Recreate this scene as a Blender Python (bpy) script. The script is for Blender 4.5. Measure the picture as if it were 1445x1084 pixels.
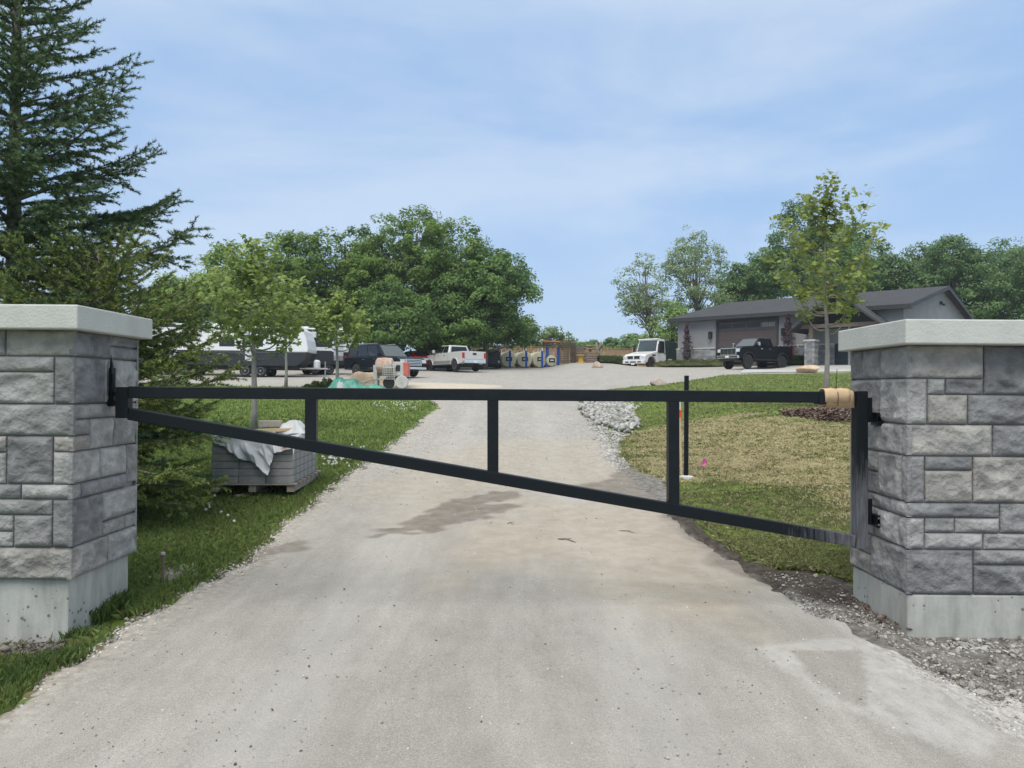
import bpy, math, random
import numpy as np
from mathutils import Vector, Matrix

for o in list(bpy.data.objects): bpy.data.objects.remove(o)
C = bpy.context.scene.collection
scene = bpy.context.scene
R = math.radians
rng = np.random.default_rng(7)
random.seed(7)

# ------------------------------------------------------------------ camera
EYE = Vector((0, 0, 1.6)); FPX = 1085.0; CX, CY = 722.5, 542.0
PITCH = math.atan(8/FPX); ROLL = R(0.43)
cam_d = bpy.data.cameras.new("camera"); cam = bpy.data.objects.new("camera", cam_d); C.objects.link(cam)
cam_d.sensor_width = 36; cam_d.lens = 36*FPX/1445; cam_d.clip_start = .05; cam_d.clip_end = 3000
cam.matrix_world = Matrix.Translation(EYE) @ Matrix.Rotation(R(90)+PITCH, 4, 'X') @ Matrix.Rotation(ROLL, 4, 'Z')
scene.camera = cam
CM = cam.matrix_world.to_3x3()

# ------------------------------------------------------------------ light
SUN_EL, SUN_AZ = R(58), R(200)          # azimuth clockwise from +Y: behind the camera, a little left
world = bpy.data.worlds.new("World"); scene.world = world; world.use_nodes = True
wn = world.node_tree; wn.nodes.clear()
wo = wn.nodes.new('ShaderNodeOutputWorld'); bg = wn.nodes.new('ShaderNodeBackground')
sky = wn.nodes.new('ShaderNodeTexSky'); sky.sky_type = 'NISHITA'; sky.sun_disc = False
sky.sun_elevation = SUN_EL; sky.sun_rotation = SUN_AZ; sky.air_density = 1.0; sky.dust_density = .6; sky.ozone_density = 1.6
tc = wn.nodes.new('ShaderNodeTexCoord'); mp = wn.nodes.new('ShaderNodeMapping')
mp.inputs['Rotation'].default_value = (0, R(10), R(20)); mp.inputs['Scale'].default_value = (1.0, 1.2, 3.6)
mp.inputs['Location'].default_value = (.35, .2, .1)
L = wn.links.new
n1 = wn.nodes.new('ShaderNodeTexNoise'); n1.inputs['Scale'].default_value = 1.7; n1.inputs['Detail'].default_value = 6; n1.inputs['Roughness'].default_value = .52; n1.inputs['Distortion'].default_value = .25
cr = wn.nodes.new('ShaderNodeValToRGB'); cr.color_ramp.interpolation = 'EASE'
cr.color_ramp.elements[0].position = .41; cr.color_ramp.elements[0].color = (1.52, 2.30, 3.55, 1)      # open blue
cr.color_ramp.elements[1].position = .66; cr.color_ramp.elements[1].color = (2.45, 3.0, 3.8, 1)      # thin white veil
sx = wn.nodes.new('ShaderNodeSeparateXYZ')
def wr(stops):
    r = wn.nodes.new('ShaderNodeValToRGB'); e = r.color_ramp.elements
    while len(e) < len(stops): e.new(.5)
    for i, (p, c) in enumerate(stops): e[i].position = p; e[i].color = c+(1,)
    L(sx.outputs['Z'], r.inputs['Fac']); return r
def wmix(f, a, b, mode='MIX'):
    m = wn.nodes.new('ShaderNodeMix'); m.data_type = 'RGBA'; m.blend_type = mode
    if isinstance(f, float): m.inputs['Factor'].default_value = f
    else: L(f, m.inputs['Factor'])
    for k, v in (('A', a), ('B', b)):
        if isinstance(v, tuple): m.inputs[k].default_value = v+(1,)
        else: L(v, m.inputs[k])
    return m.outputs['Result']
L(tc.outputs['Generated'], mp.inputs['Vector']); L(mp.outputs['Vector'], n1.inputs['Vector']); L(tc.outputs['Generated'], sx.inputs['Vector'])
L(n1.outputs['Fac'], cr.inputs['Fac'])
low = wr([(0.0, (.75,)*3), (.10, (.42,)*3), (.24, (.0,)*3)])                # pale band near the horizon
c1 = wmix(low.outputs['Color'], cr.outputs['Color'], (2.4, 2.95, 3.7))
c2 = wmix(.12, c1, sky.outputs['Color'])                                     # some of the physical sky's own gradient
high = wr([(.42, (.0,)*3), (.75, (1.,)*3)])                                  # whiter, brighter sky added above the frame to light the scene
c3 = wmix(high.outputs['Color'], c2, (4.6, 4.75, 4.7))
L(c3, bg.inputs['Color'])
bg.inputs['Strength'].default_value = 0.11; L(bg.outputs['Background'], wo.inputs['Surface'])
sd_ = bpy.data.lights.new("sun", 'SUN'); sd_.energy = 1.35; sd_.angle = R(38); sd_.color = (1, .955, .87)
sun = bpy.data.objects.new("sun", sd_); C.objects.link(sun)
sdir = Vector((math.sin(SUN_AZ)*math.cos(SUN_EL), math.cos(SUN_AZ)*math.cos(SUN_EL), math.sin(SUN_EL)))
sun.rotation_euler = sdir.to_track_quat('Z', 'Y').to_euler(); sun.location = (0, 0, 30)
scene.view_settings.view_transform = 'Standard'; scene.view_settings.look = 'None'
scene.view_settings.exposure = 1.1; scene.view_settings.gamma = 1

# ------------------------------------------------------------------ helpers
def ray(px, py):
    v = CM @ Vector(((px-CX)/FPX, -(py-CY)/FPX, -1)); return v / v.y
def PX(px, py, d):
    return EYE + ray(px, py)*d
def ss(x, a, b):
    t = np.clip((np.asarray(x, float)-a)/(b-a), 0, 1); return t*t*(3-2*t)
def _h2(ix, iy, s):
    n = (ix*374761393 + iy*668265263 + s*1442695041) & 0x7fffffff
    n = ((n ^ (n >> 13))*1274126177) & 0x7fffffff
    return ((n ^ (n >> 16)) & 0xffff)/65535.0
def vnoise(x, y, s=0):
    x = np.asarray(x, float); y = np.asarray(y, float)
    ix = np.floor(x).astype(np.int64); iy = np.floor(y).astype(np.int64); fx = x-ix; fy = y-iy
    fx = fx*fx*(3-2*fx); fy = fy*fy*(3-2*fy)
    return (_h2(ix, iy, s)*(1-fx)+_h2(ix+1, iy, s)*fx)*(1-fy)+(_h2(ix, iy+1, s)*(1-fx)+_h2(ix+1, iy+1, s)*fx)*fy
def fbm(x, y, f=1., o=4, s=0):
    t = 0; a = .5; n = 0
    for i in range(o):
        t = t + a*vnoise(np.asarray(x)*f+i*17.3, np.asarray(y)*f+i*9.1, s+i); n += a; a *= .5; f *= 2.03
    return t/n
def hgt(x, y):
    x = np.asarray(x, float); y = np.asarray(y, float)
    yy = np.minimum(y, 84.)
    u = yy-6
    b = .056*np.where(u > 3, u, np.where(u < -3, 0, (u+3)**2/12))
    m = .5*ss(x, 2.4, 6)*ss(y, 9, 17)*(1-.25*ss(y, 50, 60)*ss(x, 6, 12))
    v = (x-25.8)*.67+(y-50.7)*.74; pad = ss(v, -4.5, -.3)*ss(x, 9, 13)*ss(y, 40, 44)
    b = b + m - .055*ss(x, 2.25, 2.6)*(1-ss(y, 5.6, 6.3)) - .045*ss(-x, 2.5, 2.8)*(1-ss(y, 5.2, 6.0))
    return b*(1-pad) + pad*3.44
def H(x, y): return float(hgt(x, y))
def G(px, py):
    r = ray(px, py); d = 1.5; s = .05
    while d < 120:
        p = EYE+r*d
        if p.z <= H(p.x, p.y): break
        d += s; s = min(.4, s*1.03)
    lo, hi = d-s, d
    for _ in range(20):
        m = (lo+hi)/2; p = EYE+r*m
        if p.z <= H(p.x, p.y): hi = m
        else: lo = m
    p = EYE+r*hi; return (p.x, p.y)
def sdpoly(x, y, P):
    """signed distance, positive inside"""
    x = np.asarray(x, float); y = np.asarray(y, float)
    P = np.asarray(P, float); d = np.full(x.shape, 1e18); ins = np.zeros(x.shape, bool)
    for i in range(len(P)):
        ax, ay = P[i]; bx, by = P[(i+1) % len(P)]
        ex, ey = bx-ax, by-ay; t = np.clip(((x-ax)*ex+(y-ay)*ey)/(ex*ex+ey*ey+1e-12), 0, 1)
        d = np.minimum(d, (x-ax-t*ex)**2+(y-ay-t*ey)**2)
        c = (ay > y) != (by > y)
        with np.errstate(divide='ignore', invalid='ignore'):
            c &= x < (bx-ax)*(y-ay)/(by-ay+1e-15)+ax
        ins ^= c
    d = np.sqrt(d); return np.where(ins, d, -d)

# ---- materials
def lin(c):
    if isinstance(c, str):
        c = [int(c[i:i+2], 16)/255 for i in (0, 2, 4)]
        c = [v/12.92 if v < .04045 else ((v+.055)/1.055)**2.4 for v in c]
    return tuple(c)
def mat(name, col, rough=.6, metal=0., var=.12, scale=6., bump=0., bscale=40., col2=None, stretch=None, attr=None, transl=0., spec=.5, alpha=1., coat=0.):
    m = bpy.data.materials.new(name); m.use_nodes = True; nt = m.node_tree; N = nt.nodes; K = nt.links.new
    p = N['Principled BSDF']; col = lin(col)
    p.inputs['Roughness'].default_value = rough; p.inputs['Metallic'].default_value = metal
    p.inputs['Specular IOR Level'].default_value = spec
    if coat: p.inputs['Coat Weight'].default_value = coat; p.inputs['Coat Roughness'].default_value = .05
    t = N.new('ShaderNodeTexCoord'); mpp = N.new('ShaderNodeMapping'); K(t.outputs['Object'], mpp.inputs['Vector'])
    if stretch: mpp.inputs['Scale'].default_value = stretch
    nz = N.new('ShaderNodeTexNoise'); nz.inputs['Scale'].default_value = scale; nz.inputs['Detail'].default_value = 5; nz.inputs['Roughness'].default_value = .6
    K(mpp.outputs['Vector'], nz.inputs['Vector'])
    rp = N.new('ShaderNodeValToRGB'); K(nz.outputs['Fac'], rp.inputs['Fac'])
    c2 = lin(col2) if col2 else tuple(min(1, c*(1+var)) for c in col)
    c1 = tuple(c*(1-var) for c in col) if not col2 else col
    rp.color_ramp.elements[0].position = .33; rp.color_ramp.elements[1].position = .67
    rp.color_ramp.elements[0].color = c1+(1,); rp.color_ramp.elements[1].color = c2+(1,)
    out = rp.outputs['Color']
    if attr:
        a = N.new('ShaderNodeAttribute'); a.attribute_name = attr
        mm = N.new('ShaderNodeMix'); mm.data_type = 'RGBA'; mm.blend_type = 'MULTIPLY'; mm.inputs['Factor'].default_value = 1
        K(out, mm.inputs['A']); K(a.outputs['Color'], mm.inputs['B']); out = mm.outputs['Result']
    K(out, p.inputs['Base Color'])
    if bump:
        nb = N.new('ShaderNodeTexNoise'); nb.inputs['Scale'].default_value = bscale; nb.inputs['Detail'].default_value = 4
        K(mpp.outputs['Vector'], nb.inputs['Vector'])
        b = N.new('ShaderNodeBump'); b.inputs['Strength'].default_value = min(1, bump); b.inputs['Distance'].default_value = .02
        K(nb.outputs['Fac'], b.inputs['Height']); K(b.outputs['Normal'], p.inputs['Normal'])
    if transl:
        tr = N.new('ShaderNodeBsdfTranslucent'); ms = N.new('ShaderNodeMixShader'); ms.inputs[0].default_value = transl
        K(out, tr.inputs['Color']); K(p.outputs[0], ms.inputs[1]); K(tr.outputs[0], ms.inputs[2])
        K(ms.outputs[0], N['Material Output'].inputs['Surface'])
    return m

# ---- meshes
def npmesh(name, V, F, m, parent=None, col=None, smooth=False, tag_=None):
    """V (n,3); F (k,c) polygons all with c corners; col per-vertex (n,3)"""
    me = bpy.data.meshes.new(name); V = np.ascontiguousarray(V, np.float32); F = np.ascontiguousarray(F, np.int32)
    k, c = F.shape
    me.vertices.add(len(V)); me.vertices.foreach_set('co', V.ravel())
    me.loops.add(k*c); me.loops.foreach_set('vertex_index', F.ravel())
    me.polygons.add(k); me.polygons.foreach_set('loop_start', np.arange(0, k*c, c, dtype=np.int32))
    me.polygons.foreach_set('loop_total', np.full(k, c, np.int32))
    if smooth: me.polygons.foreach_set('use_smooth', np.ones(k, bool))
    if col is not None:
        a = me.color_attributes.new('tone', 'FLOAT_COLOR', 'POINT')
        a.data.foreach_set('color', np.concatenate([col, np.ones((len(V), 1))], 1).astype(np.float32).ravel())
    me.update(calc_edges=True); me.materials.append(m)
    o = bpy.data.objects.new(name, me); C.objects.link(o)
    if parent: o.parent = parent
    return o
def addattr(o, name, vals):
    a = o.data.attributes.new(name, 'FLOAT', 'POINT'); a.data.foreach_set('value', np.asarray(vals, np.float32).ravel())
class MB:
    def __init__(s): s.v = []; s.f = []
    def add(s, vs, fs):
        n = len(s.v); s.v += [tuple(p) for p in vs]; s.f += [tuple(i+n for i in f) for f in fs]; return s
    def box(s, c, d, rz=0., M=None):
        x, y, z = d[0]/2, d[1]/2, d[2]/2
        vs = [Vector((a*x, b*y, e*z)) for a in (-1, 1) for b in (-1, 1) for e in (-1, 1)]
        if M is not None: vs = [M @ v for v in vs]
        elif rz: Q = Matrix.Rotation(rz, 3, 'Z'); vs = [Q @ v for v in vs]
        return s.add([v+Vector(c) for v in vs], [(0, 1, 3, 2), (4, 6, 7, 5), (0, 4, 5, 1), (2, 3, 7, 6), (0, 2, 6, 4), (1, 5, 7, 3)])
    def bx(s, x0, x1, y0, y1, z0, z1): return s.box(((x0+x1)/2, (y0+y1)/2, (z0+z1)/2), (x1-x0, y1-y0, z1-z0))
    def beam(s, a, b, w, h, up=(0, 0, 1)):
        a = Vector(a); b = Vector(b); d = (b-a).normalized(); r = d.cross(Vector(up)).normalized(); u = r.cross(d)
        vs = [p+r*(i*w/2)+u*(j*h/2) for p in (a, b) for i, j in ((-1, -1), (1, -1), (1, 1), (-1, 1))]
        return s.add(vs, [(0, 1, 2, 3), (7, 6, 5, 4), (0, 4, 5, 1), (1, 5, 6, 2), (2, 6, 7, 3), (3, 7, 4, 0)])
    def tube(s, pts, rad, n=8, cap=True):
        pts = [Vector(p) for p in pts]; rad = rad if hasattr(rad, '__len__') else [rad]*len(pts); vs = []
        r = None
        for i, p in enumerate(pts):
            d = (pts[min(i+1, len(pts)-1)]-pts[max(i-1, 0)]).normalized()
            if r is None:
                r = d.orthogonal().normalized()
            else:
                r = (r-d*r.dot(d)); r = r.normalized() if r.length > 1e-6 else d.orthogonal().normalized()
            u = d.cross(r)
            for k in range(n):
                a = 2*math.pi*k/n; vs.append(p+(r*math.cos(a)+u*math.sin(a))*rad[i])
        fs = [(i*n+k, i*n+(k+1) % n, (i+1)*n+(k+1) % n, (i+1)*n+k) for i in range(len(pts)-1) for k in range(n)]
        if cap: fs += [tuple(range(n-1, -1, -1)), tuple((len(pts)-1)*n+k for k in range(n))]
        return s.add(vs, fs)
    def lathe(s, prof, n=20, M=None):
        """prof list of (r, z)"""
        vs = []
        for (r, z) in prof:
            for k in range(n):
                a = 2*math.pi*k/n; vs.append(Vector((r*math.cos(a), r*math.sin(a), z)))
        if M is not None: vs = [M @ v for v in vs]
        m = len(prof)
        return s.add(vs, [(i*n+k, i*n+(k+1) % n, (i+1)*n+(k+1) % n, (i+1)*n+k) for i in range(m-1) for k in range(n)]+[tuple(range(n-1, -1, -1)), tuple((m-1)*n+k for k in range(n))])
    def prism(s, poly, y0, y1, w=None):
        """poly of (x,z) extruded along y; w optional function of z giving half-width scale"""
        n = len(poly)
        def yy(y, z): return y*(w(z) if w else 1)
        vs = [(x, yy(y0, z), z) for x, z in poly]+[(x, yy(y1, z), z) for x, z in poly]
        return s.add(vs, [tuple(range(n)), tuple(range(2*n-1, n-1, -1))]+[(i, i+n, (i+1) % n+n, (i+1) % n) for i in range(n)])
    def build(s, name, m, parent=None, bevel=0., smooth=False, seg=2, fixn=True):
        me = bpy.data.meshes.new(name); me.from_pydata(s.v, [], s.f); me.validate()
        if fixn:
            import bmesh
            b = bmesh.new(); b.from_mesh(me); bmesh.ops.recalc_face_normals(b, faces=b.faces); b.to_mesh(me); b.free()
        if smooth:
            for p in me.polygons: p.use_smooth = True
        me.materials.append(m); o = bpy.data.objects.new(name, me); C.objects.link(o)
        if parent: o.parent = parent
        if bevel:
            md = o.modifiers.new('bevel', 'BEVEL'); md.width = bevel; md.segments = seg; md.limit_method = 'ANGLE'; md.angle_limit = R(35)
        return o
def tag(o, label=None, cat=None, group=None, kind=None):
    if label: o['label'] = label
    if cat: o['category'] = cat
    if group: o['group'] = group
    if kind: o['kind'] = kind
    return o
def thing(name, label, cat, loc=(0, 0, 0), rz=0., group=None):
    o = bpy.data.objects.new(name, None); C.objects.link(o); o.location = loc; o.rotation_euler = (0, 0, rz); o.empty_display_size = .2
    return tag(o, label, cat, group)
def copy_tree(o, parent=None):
    c = o.copy(); C.objects.link(c)
    if parent: c.parent = parent
    for ch in list(o.children): copy_tree(ch, c)
    return c
def gz(x, y, dz=0): return (x, y, H(x, y)+dz)

# ------------------------------------------------------------------ ground zones (world polygons)
edgeL = [G(*p) for p in [(0, 1002), (60, 958), (190, 884), (270, 836), (350, 790), (395, 750), (440, 712), (490, 672), (540, 640), (575, 612), (600, 590), (622, 574)]]
farL = [G(*p) for p in [(600, 560), (575, 552), (540, 548.5), (480, 546.5), (370, 545), (250, 543.5)]]
edgeR = [G(*p) for p in [(1445, 985), (1346, 960), (1290, 936), (1228, 903), (1188, 877), (1107, 836), (1057, 806), (1010, 778), (965, 745), (935, 712), (905, 690), (882, 668), (872, 645), (862, 622), (846, 610), (835, 600), (822, 585), (816, 567), (815, 556)]]
farR = [G(*p) for p in [(860, 549), (900, 546.5), (935, 545), (969, 539), (1019, 530.5), (1080, 528.5), (1201, 526.5), (1300, 526)]]
driveP = [(-2.75, -6), (-2.6, 0)]+edgeL+farL+[(-40, farL[-1][1]+.5), (-75, 42), (-75, 72), (-30, 66), (-12, 64), (-4, 70), (6, 73.5), (18, 73), (50, 75), (60, 44)]+farR[::-1]+edgeR[::-1]+[(4.2, 3.9), (5.2, 0), (5.0, -6)]
lawnR = [G(*p) for p in [(1285, 862), (1215, 828), (1198, 822), (1160, 811), (1091, 806), (1032, 780), (1000, 752), (975, 736), (955, 705), (938, 679), (903, 669), (878, 646), (874, 627), (903, 603), (885, 588), (867, 567), (862, 551)]]+farR[1:]+[(60, 44), (60, 4)]
ripP = [G(*p) for p in [(818, 562), (867, 562), (890, 585), (905, 600), (888, 614), (868, 611), (845, 600), (823, 586)]]
gravP = [G(*p) for p in [(823, 586), (845, 600), (888, 614), (872, 640), (890, 664), (868, 668), (845, 630)]]
mulchC = G(1172, 588)
# ------------------------------------------------------------------ ground sheet
def graded(a, b, f):
    v = [a]
    while v[-1] < b: v.append(v[-1]+f(v[-1]))
    return np.array(v)
ys = np.concatenate([[-60, -30, -12], graded(-5, 420, lambda y: .09 if y < 14 else min(30, .09+(y-14)*.02)), [700, 1500]])
xr = graded(0, 500, lambda x: .09 if x < 4.5 else min(40, .09+(x-4.5)*.05))
xs = np.concatenate([-xr[:0:-1], xr])
XX, YY = np.meshgrid(xs, ys); X = XX.ravel(); Y = YY.ravel()
Z = hgt(X, Y)
sdD = sdpoly(X, Y, driveP); sdL = sdpoly(X, Y, lawnR)
near = (np.abs(X) < 16) & (Y < 60)
rough = (fbm(X, Y, 5, 3, 3)-.5)*.05*near
# soil strip on the right: lumps; sits between drive edge and turf
dirtR = ss(X, 1.4, 1.7)*(sdL < 0)*(sdD < .02)*(Y < 14)*(Y > -3)
lump = (fbm(X, Y, 9, 5, 11)**1.5)*.085*(1-.75*ss(X, 2.45, 2.75)*(1-ss(Y, 5.0, 5.4)))
turf = ss(sdL, 0, .12)*.05*(X > 1)
Z = Z + rough*(1-dirtR*.5)*np.where(sdD > 0, 0, 1) + dirtR*lump*.8 + turf
Z = np.where(sdD > .1, hgt(X, Y)-.06*ss(sdD, .1, .5), Z)
nx, ny = len(xs), len(ys)
ii = np.arange(nx*ny).reshape(ny, nx)
F = np.stack([ii[:-1, :-1], ii[:-1, 1:], ii[1:, 1:], ii[1:, :-1]], -1).reshape(-1, 4)
# zone weights -> attributes (where each material really lies)
dirt = np.clip(dirtR+(1-ss(np.abs(sdD), .02, .16))*(sdL < .06)*(X > 0)*(Y < 14)+.85*(1-ss(-sdD+ (fbm(X, Y, 3, 3, 5)-.5)*.3, .02, .12))*(X < 0), 0, 1)
# bare patches left: by pillar foot and round the stake
def blob(px, py, rx, ry): 
    c = G(px, py); return np.exp(-(((X-c[0])/rx)**2+((Y-c[1])/ry)**2))
dirt = np.clip(dirt+blob(240, 812, .4, .6)*.62+blob(20, 925, .8, .25)*1.3*(X < 0)+blob(90, 905, .4, .15)*.9, 0, 1)
tan_ = np.zeros_like(X)
tp = [G(*p) for p in [(870, 660), (880, 612), (960, 596), (1040, 590), (1120, 596), (1300, 600), (1320, 740), (1200, 735), (1100, 700), (1010, 672), (950, 690)]]
tan_ = ss(sdpoly(X, Y, tp)+(fbm(X*.55, Y*1.5, 1.1, 4, 21)-.5)*2.4, -.4, .35)
def tan_at(x, y): return ss(sdpoly(x, y, tp)+(fbm(x*.55, y*1.5, 1.1, 4, 21)-.5)*2.4, -.4, .35)*(.35+.65*ss(fbm(x*.5+4, y*1.3, 1.5, 4, 23), .38, .56))
gm = bpy.data.materials.new('grass_and_soil'); gm.use_nodes = True
def ramp2(N, K, fac, a, b, p0=.35, p1=.65):
    r = N.new('ShaderNodeValToRGB'); r.color_ramp.elements[0].position = p0; r.color_ramp.elements[1].position = p1
    r.color_ramp.elements[0].color = lin(a)+(1,); r.color_ramp.elements[1].color = lin(b)+(1,); K(fac, r.inputs['Fac']); return r.outputs['Color']
def noise(N, K, vec, sc, det=5, rg=.6, stretch=None):
    n = N.new('ShaderNodeTexNoise'); n.inputs['Scale'].default_value = sc; n.inputs['Detail'].default_value = det; n.inputs['Roughness'].default_value = rg
    if stretch:
        mm = N.new('ShaderNodeMapping'); mm.inputs['Scale'].default_value = stretch; K(vec, mm.inputs['Vector']); vec = mm.outputs['Vector']
    K(vec, n.inputs['Vector']); return n.outputs['Fac']
def mixc(N, K, f, a, b, mode='MIX'):
    m = N.new('ShaderNodeMix'); m.data_type = 'RGBA'; m.blend_type = mode
    if isinstance(f, (int, float)): m.inputs['Factor'].default_value = f
    else: K(f, m.inputs['Factor'])
    for s, v in (('A', a), ('B', b)):
        if isinstance(v, tuple): m.inputs[s].default_value = v+(1,)
        else: K(v, m.inputs[s])
    return m.outputs['Result']
def math_(N, K, op, a, b):
    m = N.new('ShaderNodeMath'); m.operation = op
    for i, v in ((0, a), (1, b)):
        if isinstance(v, (int, float)): m.inputs[i].default_value = v
        else: K(v, m.inputs[i])
    m.use_clamp = op in ('MULTIPLY_ADD',) ; return m.outputs[0]
def attrf(N, name):
    a = N.new('ShaderNodeAttribute'); a.attribute_name = name; return a.outputs['Fac']
nt = gm.node_tree; N = nt.nodes; K = nt.links.new; P = N['Principled BSDF']; P.inputs['Roughness'].default_value = .95; P.inputs['Specular IOR Level'].default_value = .15
vec = N.new('ShaderNodeTexCoord').outputs['Object']
g1 = ramp2(N, K, noise(N, K, vec, 1.3), (.09, .14, .03), (.15, .21, .045))
g2 = ramp2(N, K, noise(N, K, vec, 9, stretch=(1, .6, 1)), (.20, .175, .085), (.33, .29, .16))
g = mixc(N, K, attrf(N, 'dry'), g1, g2)
s1 = ramp2(N, K, noise(N, K, vec, 14), (.12, .112, .10), (.27, .255, .235))
s1 = mixc(N, K, attrf(N, 'damp'), s1, ramp2(N, K, noise(N, K, vec, 20), (.035, .028, .023), (.10, .083, .07)))
f = attrf(N, 'soil')
ff = math_(N, K, 'ADD', f, math_(N, K, 'MULTIPLY', math_(N, K, 'SUBTRACT', noise(N, K, vec, 12), .5), 1.1))
fr = N.new('ShaderNodeMapRange'); fr.inputs[1].default_value = .3; fr.inputs[2].default_value = .62; K(ff, fr.inputs[0])
K(mixc(N, K, fr.outputs[0], g, s1), P.inputs['Base Color'])
bp = N.new('ShaderNodeBump'); bp.inputs['Strength'].default_value = .9; bp.inputs['Distance'].default_value = .03
K(noise(N, K, vec, 30, 6), bp.inputs['Height']); K(bp.outputs[0], P.inputs['Normal'])
ground = npmesh('ground', np.stack([X, Y, Z], 1), F, gm, smooth=True); addattr(ground, 'soil', dirt); addattr(ground, 'dry', tan_*(X > 0))
dampP = [G(*p) for p in [(950, 700), (1000, 745), (1040, 775), (1100, 800), (1200, 815), (1222, 850), (1180, 862), (1100, 838), (1050, 812), (1000, 780), (940, 730)]]
addattr(ground, 'damp', ss(sdpoly(X, Y, dampP)+(fbm(X, Y, 5, 3, 22)-.5)*.3, -.08, .08))
tag(ground, 'sloping ground with lawns on both sides of the gravel lane', None, None, 'structure')

# ------------------------------------------------------------------ driveway sheet
ys = graded(-5, 76, lambda y: .04 if y < 9 else .04+(y-9)*.012)
xr = graded(0, 75, lambda x: .04 if x < 3.2 else .04+(x-3.2)*.05); xs = np.concatenate([-xr[:0:-1], xr])
XX, YY = np.meshgrid(xs, ys); X = XX.ravel(); Y = YY.ravel(); sd = sdpoly(X, Y, driveP)
sdn = sd+(fbm(X, Y, 4, 4, 31)-.5)*.22*(1+.05*np.clip(Y, 0, 30))
track = sum(np.exp(-((X-c)/.28)**2) for c in (-1.15, .75))*ss(Y, -2, 1)
Z = hgt(X, Y)+np.clip(sdn*.22, -.12, .012)+(fbm(X, Y, 1.2, 3, 41)-.5)*.02-track*.006+.006*fbm(X, Y, 9, 2, 2)*(Y > 7)
nx, ny = len(xs), len(ys); ii = np.arange(nx*ny).reshape(ny, nx)
F = np.stack([ii[:-1, :-1], ii[:-1, 1:], ii[1:, 1:], ii[1:, :-1]], -1).reshape(-1, 4)
keep = (sd > -.6)[F].all(1); F = F[keep]
def pm(pts, nf=3., na=.35, soft=.1, seed=50):
    P_ = [G(*p) for p in pts]; return ss(sdpoly(X, Y, P_)+(fbm(X, Y, nf, 4, seed)-.5)*na, -soft, soft)
wet = pm([(528, 760), (560, 741), (600, 722), (650, 706), (690, 697), (745, 694), (738, 704), (690, 712), (745, 712), (700, 728), (650, 742), (600, 752)], 5, .45, .05, 51)
wet = np.maximum(wet, pm([(348, 792), (380, 772), (420, 762), (452, 764), (440, 772), (455, 778), (400, 782)], 6, .35, .05, 52)*.8)
wet = np.maximum(wet, pm([(800, 690), (860, 676), (885, 650), (950, 690), (990, 760), (1090, 812), (1125, 842), (1070, 826), (1010, 798), (965, 760), (925, 712), (860, 700)], 4, .35, .1, 53)*.95)
wet = np.maximum(wet, pm([(560, 768), (615, 742), (600, 772), (570, 778)], 6, .4, .05, 57)*0)
sand = pm([(700, 700), (960, 720), (1110, 845), (1100, 900), (900, 880), (760, 800), (620, 830), (600, 790), (690, 740)], 1.5, 1.2, .5, 54)
sand = np.maximum(sand, pm([(500, 690), (620, 640), (700, 620), (860, 620), (900, 690), (700, 700), (600, 760)], 2, 1., .5, 55)*.8)
ccc = G(1150, 960)
pale_ring = pm([(1060, 915), (1130, 906), (1240, 905), (1330, 985), (1400, 1045), (1380, 1070), (1290, 1040), (1225, 1012), (1180, 1000), (1120, 960)], 4, .12, .04, 56)
ro = pm([(1107, 838), (1188, 880), (1240, 912), (1300, 966), (1363, 1012), (1470, 1075), (1500, 1000), (1445, 975), (1346, 950), (1290, 926), (1228, 893), (1188, 865)], 3, .3, .12, 59)
patch = pm([(1122, 922), (1215, 919), (1223, 1000), (1190, 994), (1150, 965)], 4, .05, .015, 58)
pale = np.clip(pale_ring*.95-patch*1.5, -.4, 1)
pale = np.maximum(pale, (1-ss(np.abs(sd), .0, .3))*(X > 1.5)*(Y < 7)*.5)
loose = ss(Y, 6.5, 13)*(1-.65*np.clip(track, 0, 1)*(1-ss(Y, 28, 36)))*(.55+.9*fbm(X*1.5, Y*.5, 1., 4, 66))
addl = {'rough': ro, 'wet': wet, 'sand': sand, 'pale': pale, 'loose': loose, 'track': track*(1-ss(Y, 22, 34)), 'edge': (1-ss(sd, 0, .45))*(X < 1.5)*(Y < 40)}
dm = bpy.data.materials.new('compacted_gravel'); dm.use_nodes = True
nt = dm.node_tree; N = nt.nodes; K = nt.links.new; P = N['Principled BSDF']; P.inputs['Roughness'].default_value = .95; P.inputs['Specular IOR Level'].default_value = .2
vec = N.new('ShaderNodeTexCoord').outputs['Object']
base = ramp2(N, K, noise(N, K, vec, .9, 6, .55, (1.6, .5, 1)), (.300, .284, .262), (.395, .376, .350), .3, .7)
fine = ramp2(N, K, noise(N, K, vec, 75, 6, .85), (.74, .74, .74), (1.2, 1.2, 1.2), .3, .7)
c = mixc(N, K, 1, base, fine, 'MULTIPLY')
grit = ramp2(N, K, noise(N, K, vec, 230, 3, .9), (.50, .50, .49), (1.38, 1.38, 1.38), .34, .66)
c = mixc(N, K, .9, c, mixc(N, K, 1, c, grit, 'MULTIPLY'))
vp = N.new('ShaderNodeTexVoronoi'); vp.inputs['Scale'].default_value = 42; K(vec, vp.inputs['Vector'])
vg = math_(N, K, 'MULTIPLY', math_(N, K, 'LESS_THAN', vp.outputs['Distance'], .16), .5)
c = mixc(N, K, vg, c, ramp2(N, K, noise(N, K, vec, 90, 2), (.20, .18, .16), (.55, .54, .52), .45, .55))
strk = ramp2(N, K, noise(N, K, vec, 3, 4, .6, (2.4, .45, 1)), (.92, .915, .91), (1.05, 1.05, 1.05), .35, .65)
c = mixc(N, K, 1, c, strk, 'MULTIPLY')
c = mixc(N, K, 1, c, ramp2(N, K, noise(N, K, vec, 2.6, 8, .72), (.93, .925, .92), (1.055, 1.055, 1.055), .34, .66), 'MULTIPLY')
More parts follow.
